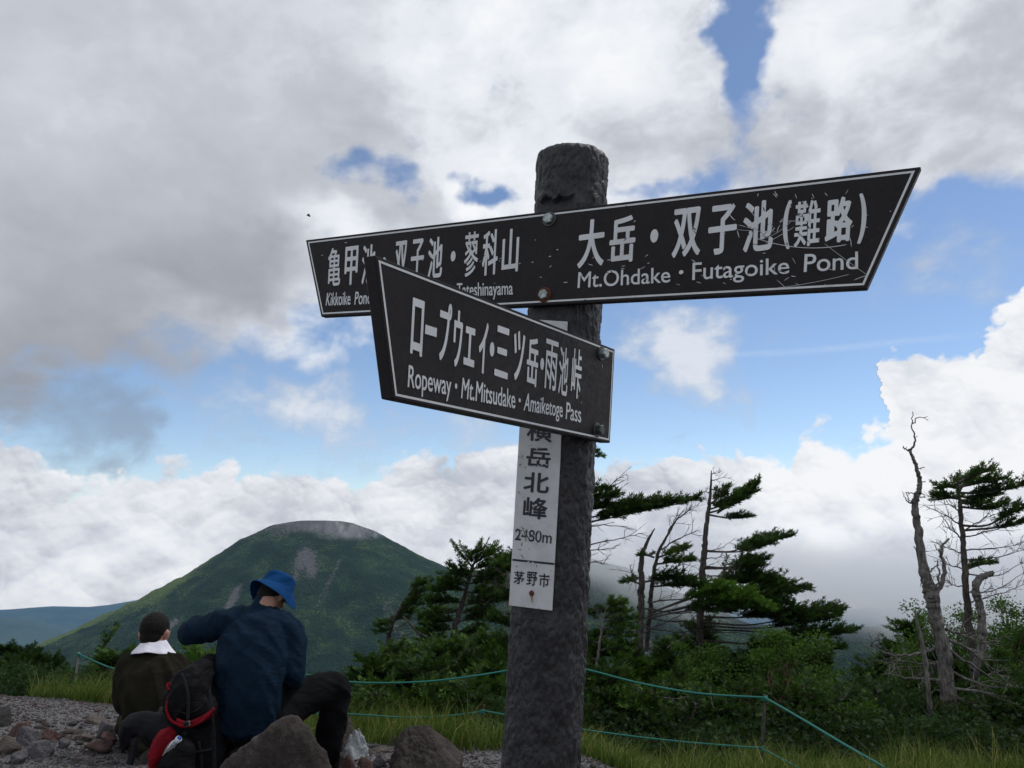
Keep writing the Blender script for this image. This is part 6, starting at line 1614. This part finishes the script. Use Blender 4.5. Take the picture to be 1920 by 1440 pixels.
    fir_bush(186, 1216, 1330, 46, 12.5, 'small fir with a lone top tuft between rope post and towel man', M_NEEDLE, .5, 1.0, 'fir_tree', cat='tree', lay=5)
    fir_bush(208, 1244, 1320, 50, 11.5, 'dark little fir behind the shoulder of the towel man', M_NEEDLE, .45, 1.1)
    fir_bush(374, 1234, 1320, 50, 9.5, 'small bright fir tip between the two men', M_NEEDLEB, .45, 1.1)
bushes()
def front_row():
    """near rank of wind-clipped bushes whose feet the grass hides"""
    for cx, yt, w, Y, mt, tn, lb in ((1115, 1270, 110, 9.8, None, .30, 'dark fir bush against the lower right side of the signpost'), (1205, 1300, 130, 9.6, None, .38, 'low fir bush between the two ropes nearest the signpost'), (1290, 1318, 120, 9.4, None, .28, 'dark low fir under the middle of the upper rope'), (1375, 1300, 120, 9.8, None, .25, 'dark low fir just left of the middle rope post'),
                                     (1480, 1296, 130, 9.6, None, .30, 'low fir bush just right of the middle rope post'), (1565, 1310, 110, 9.8, None, .34, 'low fir bush behind the descending rope'), (1635, 1296, 100, 10.4, None, .30, 'low fir in front of the young pointed fir'), (1690, 1330, 90, 9.9, None, .26, 'dark low fir at the foot of the thin broken snag'), (1835, 1318, 110, 10.2, None, .28, 'dark low fir right of the dead trunk foot'),
                                     (1905, 1310, 110, 10.0, None, .32, 'dark low fir at the right edge above the grass'), (1240, 1262, 120, 11.0, None, .40, 'fir bush just under the upper rope near the signpost'), (1430, 1268, 120, 11.0, None, .30, 'dim fir bush above the middle rope post'), (1740, 1300, 100, 11.0, None, .3, 'dim fir bush between the two snags'),
                                     (700, 1288, 90, 10.4, None, .4, 'low fir bush above the grass beside the knee'), (770, 1296, 110, 10.2, None, .36, 'low fir bush above the grass in the middle left'), (860, 1290, 110, 10.0, None, .38, 'low fir bush over the knotted rope')):
        fir_bush(cx, yt, 1400, w, Y, lb, mt, tn + .14, 1.2, sl=0.085, lay=10)
front_row()

def leaf_shrub(cx, ytop, ybase, w, Y, label, n=2600, stems=7, mat=None, tint=.5, ls=0.045, clumps=16, group='leafy shrubs'):
    r = tree_root('leafy_shrub', cx, ybase, Y, label, 'shrub', group)
    base = np.array(at(cx, ybase, Y)[:]); gz = ground_z(base[0], Y)
    ctr = []
    for k in range(clumps):
        t = VR.random() ** 0.7; yy = ybase + (ytop - ybase) * t
        xx = cx + VR.uniform(-.5, .5) * w * (1 - .45 * t)
        p = np.array(at(xx, yy, Y + VR.uniform(-.5, .5))[:]); ctr.append(p)
    A = Acc()
    foot = np.array([base[0], Y, gz - .05])
    order = VR.permutation(len(ctr))[:stems + 4]
    for k in order:
        q = ctr[k]; f = foot + np.array([VR.uniform(-.25, .25), VR.uniform(-.2, .2), 0]); mid = (f + q) / 2 + VR.normal(0, .12, 3)
        c = bez_np([f, mid, q], 6); A.add(*twig_tube(c, np.linspace(0.014, 0.004, len(c)), 5))
    A.build('stem', M_TWIG, r, True)
    ctr = np.array(ctr); idx = VR.integers(0, len(ctr), n)
    rad = VR.uniform(.10, .26, len(ctr))
    off = norm(VR.normal(size=(n, 3))) * (VR.random(n) ** 0.5)[:, None] * rad[idx][:, None] * np.array([1.25, 1.1, .75])
    P = ctr[idx] + off; D = norm(off * 0.6 + VR.normal(0, .5, (n, 3)) * rad[idx][:, None] + np.array([.05, 0, .02]))
    up = norm(VR.normal(0, .5, (n, 3)) + [0, 0, 1.0]); S = norm(np.cross(D, up)); U = np.cross(S, D); L = VR.uniform(.6, 1.2, n)[:, None, None] * ls
    T_ = np.array([[0, 0, 0], [.45, .32, .07], [1, 0, -.05], [.45, -.32, .07]], np.float32)
    V = P[:, None] + (T_[None, :, :1] * D[:, None] + T_[None, :, 1:2] * S[:, None] + T_[None, :, 2:] * U[:, None]) * L
    q = np.arange(n)[:, None] * 4
    F = np.concatenate([q + np.array([[0, 1, 2]]), q + np.array([[0, 2, 3]])])
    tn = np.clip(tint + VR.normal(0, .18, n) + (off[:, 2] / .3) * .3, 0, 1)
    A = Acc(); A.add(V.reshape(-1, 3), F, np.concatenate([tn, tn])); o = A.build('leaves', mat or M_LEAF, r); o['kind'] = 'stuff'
def shrubs():
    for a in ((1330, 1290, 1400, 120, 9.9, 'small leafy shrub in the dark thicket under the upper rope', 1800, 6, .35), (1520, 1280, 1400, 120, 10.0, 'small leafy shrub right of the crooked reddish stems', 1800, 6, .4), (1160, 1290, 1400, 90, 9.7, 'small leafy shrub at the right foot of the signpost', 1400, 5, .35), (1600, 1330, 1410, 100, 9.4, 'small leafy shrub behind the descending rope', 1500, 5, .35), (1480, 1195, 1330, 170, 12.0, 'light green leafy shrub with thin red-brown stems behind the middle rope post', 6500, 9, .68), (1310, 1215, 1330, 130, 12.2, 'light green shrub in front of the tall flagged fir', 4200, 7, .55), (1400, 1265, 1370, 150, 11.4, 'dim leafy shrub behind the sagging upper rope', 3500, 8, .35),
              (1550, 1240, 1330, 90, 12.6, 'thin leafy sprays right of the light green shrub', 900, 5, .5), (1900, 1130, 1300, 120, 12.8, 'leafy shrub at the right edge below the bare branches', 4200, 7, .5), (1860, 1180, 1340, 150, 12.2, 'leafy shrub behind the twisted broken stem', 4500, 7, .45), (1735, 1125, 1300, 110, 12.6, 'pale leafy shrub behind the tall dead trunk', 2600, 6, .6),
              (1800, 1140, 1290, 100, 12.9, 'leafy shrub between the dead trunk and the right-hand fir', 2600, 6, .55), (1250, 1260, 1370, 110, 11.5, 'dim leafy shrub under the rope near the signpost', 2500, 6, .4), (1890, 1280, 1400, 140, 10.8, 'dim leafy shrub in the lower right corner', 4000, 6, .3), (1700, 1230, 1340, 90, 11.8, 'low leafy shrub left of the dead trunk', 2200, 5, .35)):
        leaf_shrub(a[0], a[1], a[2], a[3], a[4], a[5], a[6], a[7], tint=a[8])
    # reddish crooked stems in front of the shrubs
    r = tree_root('dead_tree', 1450, 1400, 9.1, 'crooked reddish bare stems rising right of the middle rope post', 'tree')
    for px in ([(1455, 1370), (1448, 1340), (1462, 1315), (1470, 1270), (1478, 1240)], [(1460, 1330), (1445, 1290), (1440, 1260)], [(1470, 1320), (1490, 1300), (1505, 1290)], [(1462, 1318), (1478, 1280), (1485, 1250)], [(1440, 1350), (1410, 1325), (1390, 1310)], [(1312, 1392), (1350, 1370), (1368, 1345), (1375, 1320)], [(1190, 1288), (1215, 1300), (1240, 1308), (1300, 1310)], [(1372, 1390), (1378, 1350), (1390, 1300)], [(1365, 1390), (1345, 1340), (1330, 1300)]):
        bare_limb(px, 9.1, M_TWIG if px[0][0] > 1400 else M_DEAD, r, .011, .003, .2, 5, tw_len=.22)
    r = tree_root('dead_tree', 1600, 1400, 9.3, 'pale fallen twigs and branches lying in the dark thicket at the right', 'tree')
    for k in range(22):
        x0 = VR.uniform(1120, 1880); y0 = VR.uniform(1290, 1385); d = VR.uniform(-1, 1)
        bare_limb([(x0, y0), (x0 + 22 * d, y0 - 16), (x0 + 50 * d, y0 - VR.uniform(10, 50))], VR.uniform(9.2, 9.6), M_DEAD if k % 3 else M_TWIG, r, VR.uniform(.004, .009), .0025, .1, 3, tw_len=.16)
shrubs()

def grass(name, n, xr, yr, hmin, hmax, cond, seed, label=None, tipdry=.5):
    rn = np.random.default_rng(seed)
    x = rn.uniform(*xr, n * 3); y = yr[0] + (yr[1] - yr[0]) * rn.random(n * 3) ** 1.0
    cl = fbm(np.stack([x * 1.1, y * 1.1, x * 0 + seed], 1).astype(np.float32), 4)
    k = cond(x, y) & (rn.random(n * 3) < ss01(cl, -0.35, 0.25) * .9 + .1)
    x, y, cl = x[k][:n], y[k][:n], cl[k][:n]; n = len(x); z = near_full(x, y) - .02
    # tussocks: blades share a lean
    a = rn.random(n) * 6.28 + 0; lean = rn.uniform(.25, 1.5, n) ; h = rn.uniform(hmin, hmax, n) * (0.45 + 1.0 * ss01(cl, -.25, .45))
    dx, dy = np.cos(a) * lean + .35, np.sin(a) * lean
    m = 5; t = np.linspace(0, 1, m); w0 = rn.uniform(.0035, .007, n)
    cx = x[:, None] + dx[:, None] * h[:, None] * .55 * t ** 1.9; cy = y[:, None] + dy[:, None] * h[:, None] * .55 * t ** 1.9
    droop = rn.uniform(.1, 1.25, n)[:, None] * np.hypot(dx, dy)[:, None]
    cz = z[:, None] + h[:, None] * (t - droop * .55 * t ** 3.2)
    sa = rn.random(n) * 3.14; sx, sy = np.cos(sa)[:, None] * w0[:, None] * (1 - t * .95), np.sin(sa)[:, None] * w0[:, None] * (1 - t * .95) * .4
    V = np.stack([np.stack([cx - sx, cy - sy, cz], -1), np.stack([cx + sx, cy + sy, cz], -1)], 2).reshape(n, m * 2, 3)
    f = np.array([[2 * i, 2 * i + 1, 2 * i + 3, 2 * i + 2] for i in range(m - 1)])
    F = (f[None] + (np.arange(n) * m * 2)[:, None, None]).reshape(-1, 4)
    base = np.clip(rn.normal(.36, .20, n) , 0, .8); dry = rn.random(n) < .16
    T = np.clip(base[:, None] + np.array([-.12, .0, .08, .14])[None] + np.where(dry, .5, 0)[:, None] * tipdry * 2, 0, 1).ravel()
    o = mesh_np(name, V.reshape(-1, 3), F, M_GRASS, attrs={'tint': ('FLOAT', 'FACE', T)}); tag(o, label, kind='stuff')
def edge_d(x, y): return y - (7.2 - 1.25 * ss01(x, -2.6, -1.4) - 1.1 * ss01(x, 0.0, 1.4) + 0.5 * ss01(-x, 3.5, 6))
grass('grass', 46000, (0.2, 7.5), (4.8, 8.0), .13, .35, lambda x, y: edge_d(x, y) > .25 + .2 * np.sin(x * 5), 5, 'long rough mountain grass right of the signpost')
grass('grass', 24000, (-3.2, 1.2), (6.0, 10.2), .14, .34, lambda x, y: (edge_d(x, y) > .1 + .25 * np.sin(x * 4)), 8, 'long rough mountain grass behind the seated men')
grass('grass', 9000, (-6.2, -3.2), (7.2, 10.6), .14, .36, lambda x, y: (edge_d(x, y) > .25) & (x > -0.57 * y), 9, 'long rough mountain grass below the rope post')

def undergrowth(name, n, xr, yr, cond, seed, hmax, label):
    """dark tangle of twigs and small leaves covering the soil between the bushes"""
    rn = np.random.default_rng(seed)
    x = rn.uniform(*xr, n * 2); y = rn.uniform(*yr, n * 2); k = cond(x, y); x, y = x[k][:n], y[k][:n]; n = len(x)
    cl = fbm(np.stack([x * .9, y * .9, x * 0 + seed], 1).astype(np.float32), 3)
    hh = hmax * (.25 + .75 * ss01(cl, -.3, .35)); z = near_full(x, y) + hh * rn.random(n) ** .8
    P = np.stack([x, y, z], 1); D = norm(rn.normal(size=(n, 3)) * [1, 1, .5] + [.2, 0, .35])
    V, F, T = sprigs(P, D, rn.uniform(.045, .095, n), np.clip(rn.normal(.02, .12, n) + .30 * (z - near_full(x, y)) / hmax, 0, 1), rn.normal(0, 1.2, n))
    o = mesh_np(name, V, F, M_NEEDLE, attrs={'tint': ('FLOAT', 'FACE', T)}); tag(o, label, kind='stuff')
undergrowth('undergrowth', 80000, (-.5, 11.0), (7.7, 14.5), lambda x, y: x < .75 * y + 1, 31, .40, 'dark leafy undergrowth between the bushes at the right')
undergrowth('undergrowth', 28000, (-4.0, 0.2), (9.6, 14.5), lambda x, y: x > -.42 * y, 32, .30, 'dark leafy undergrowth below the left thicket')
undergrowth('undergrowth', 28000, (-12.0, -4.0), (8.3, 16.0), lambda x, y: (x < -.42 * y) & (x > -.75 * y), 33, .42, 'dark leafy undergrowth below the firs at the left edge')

# ------------------------------------------------------------ rope fence
M_ROPE = new_mat('rope_green', rough=0.7, build=lambda nt, s, co: (nt.put(s.inputs['Base Color'], nt.mix(nt.noise(co, 60, 3), (0.004, 0.12, 0.095), (0.012, 0.20, 0.165))), nt.put(s.inputs['Normal'], nt.bump(nt.noise(co, 400, 2), 0.8, 0.004))))
M_PIPE = new_mat('post_metal', rough=0.55, metallic=0.3, build=lambda nt, s, co: nt.put(s.inputs['Base Color'], nt.mix(nt.noise(co, 30, 4), (0.16, 0.15, 0.14), (0.30, 0.29, 0.28))))
def rope_fence():
    r = empty('rope_fence', at(148, 1222, 10.5) - Vector((0, 0, .9))); tag(r, 'low fence of turquoise rope strung in two strands between thin stakes', 'rope fence')
    def post(px0, py0, px1, py1, Y, rad, mat):
        a = at(px0, py0, Y); b = at(px1, py1, Y); d = (b - a).normalized()
        gz = ground_z(b.x, Y) - .1
        b = a + d * ((gz - a.z) / d.z) if d.z < 0 else b
        V, F = tube([b, (a + b) / 2, a], [rad, rad, rad], 10); F = [f for f in F]
        me = bpy.data.meshes.new('post'); me.from_pydata([tuple(v) for v in V], [], F); me.materials.append(mat)
        o = bpy.data.objects.new('post', me); C.objects.link(o); adopt(o, r)
    post(148, 1224, 136, 1312, 10.5, .014, M_PIPE); post(908, 1322, 880, 1430, 8.4, .012, M_TWIG); post(1018, 1240, 1014, 1380, 8.2, .015, M_PIPE); post(1434, 1304, 1428, 1440, 7.2, .014, M_BARK); post(1700, 1460, 1698, 1600, 5.2, .015, M_PIPE)
    def rope(pts, name='rope', rad=.0085):
        ps = bezier([at(*p) for p in pts], 14); V, F = tube(ps, [rad] * len(ps), 8)
        me = bpy.data.meshes.new(name); me.from_pydata([tuple(v) for v in V], [], F); me.materials.append(M_ROPE)
        for p in me.polygons: p.use_smooth = True
        o = bpy.data.objects.new(name, me); C.objects.link(o); adopt(o, r)
    rope([(148, 1226, 10.48), (185, 1243, 10.2), (218, 1254, 9.9), (300, 1266, 9.5), (420, 1268, 9.1), (575, 1265, 8.7), (660, 1279, 8.5), (780, 1279, 8.3), (870, 1270, 8.2), (947, 1258, 8.2), (1016, 1246, 8.18)])
    rope([(1016, 1244, 8.18), (1093, 1254, 8.0), (1200, 1281, 7.7), (1310, 1300, 7.5), (1434, 1308, 7.18)])
    rope([(1434, 1308, 7.18), (1500, 1346, 6.4), (1580, 1394, 5.8), (1660, 1440, 5.4), (1700, 1463, 5.2)])
    rope([(112, 1277, 11.0), (148, 1294, 10.48), (225, 1319, 10.0), (330, 1335, 9.6), (480, 1338, 9.2), (650, 1339, 8.8), (760, 1345, 8.6), (850, 1341, 8.5), (903, 1334, 8.39)], rad=.0080)
    rope([(903, 1332, 8.39), (945, 1340, 8.3), (1015, 1354, 8.18), (1085, 1367, 8.0), (1250, 1388, 7.6), (1427, 1403, 7.18)], rad=.0080)
    rope([(1427, 1403, 7.18), (1460, 1420, 6.8), (1505, 1444, 6.3), (1560, 1475, 5.9)], rad=.0080)
    def knot(px, py, Y, s=.022):
        c = at(px, py, Y - .01); pts = [c + Vector((math.cos(a) * s * (1 + .2 * math.sin(3 * a)), math.sin(a) * s * .8, -.02 + .04 * a / 18.8)) for a in np.linspace(0, 18.8, 40)]
        V, F = tube(pts, [.007] * len(pts), 6); me = bpy.data.meshes.new('knot'); me.from_pydata([tuple(v) for v in V], [], F); me.materials.append(M_ROPE)
        o = bpy.data.objects.new('knot', me); C.objects.link(o); adopt(o, r)
    knot(148, 1228, 10.5); knot(149, 1294, 10.5, .018); knot(904, 1335, 8.4); knot(1434, 1310, 7.2); knot(1428, 1404, 7.2, .018); knot(1016, 1246, 8.2); knot(1015, 1354, 8.2)
rope_fence()
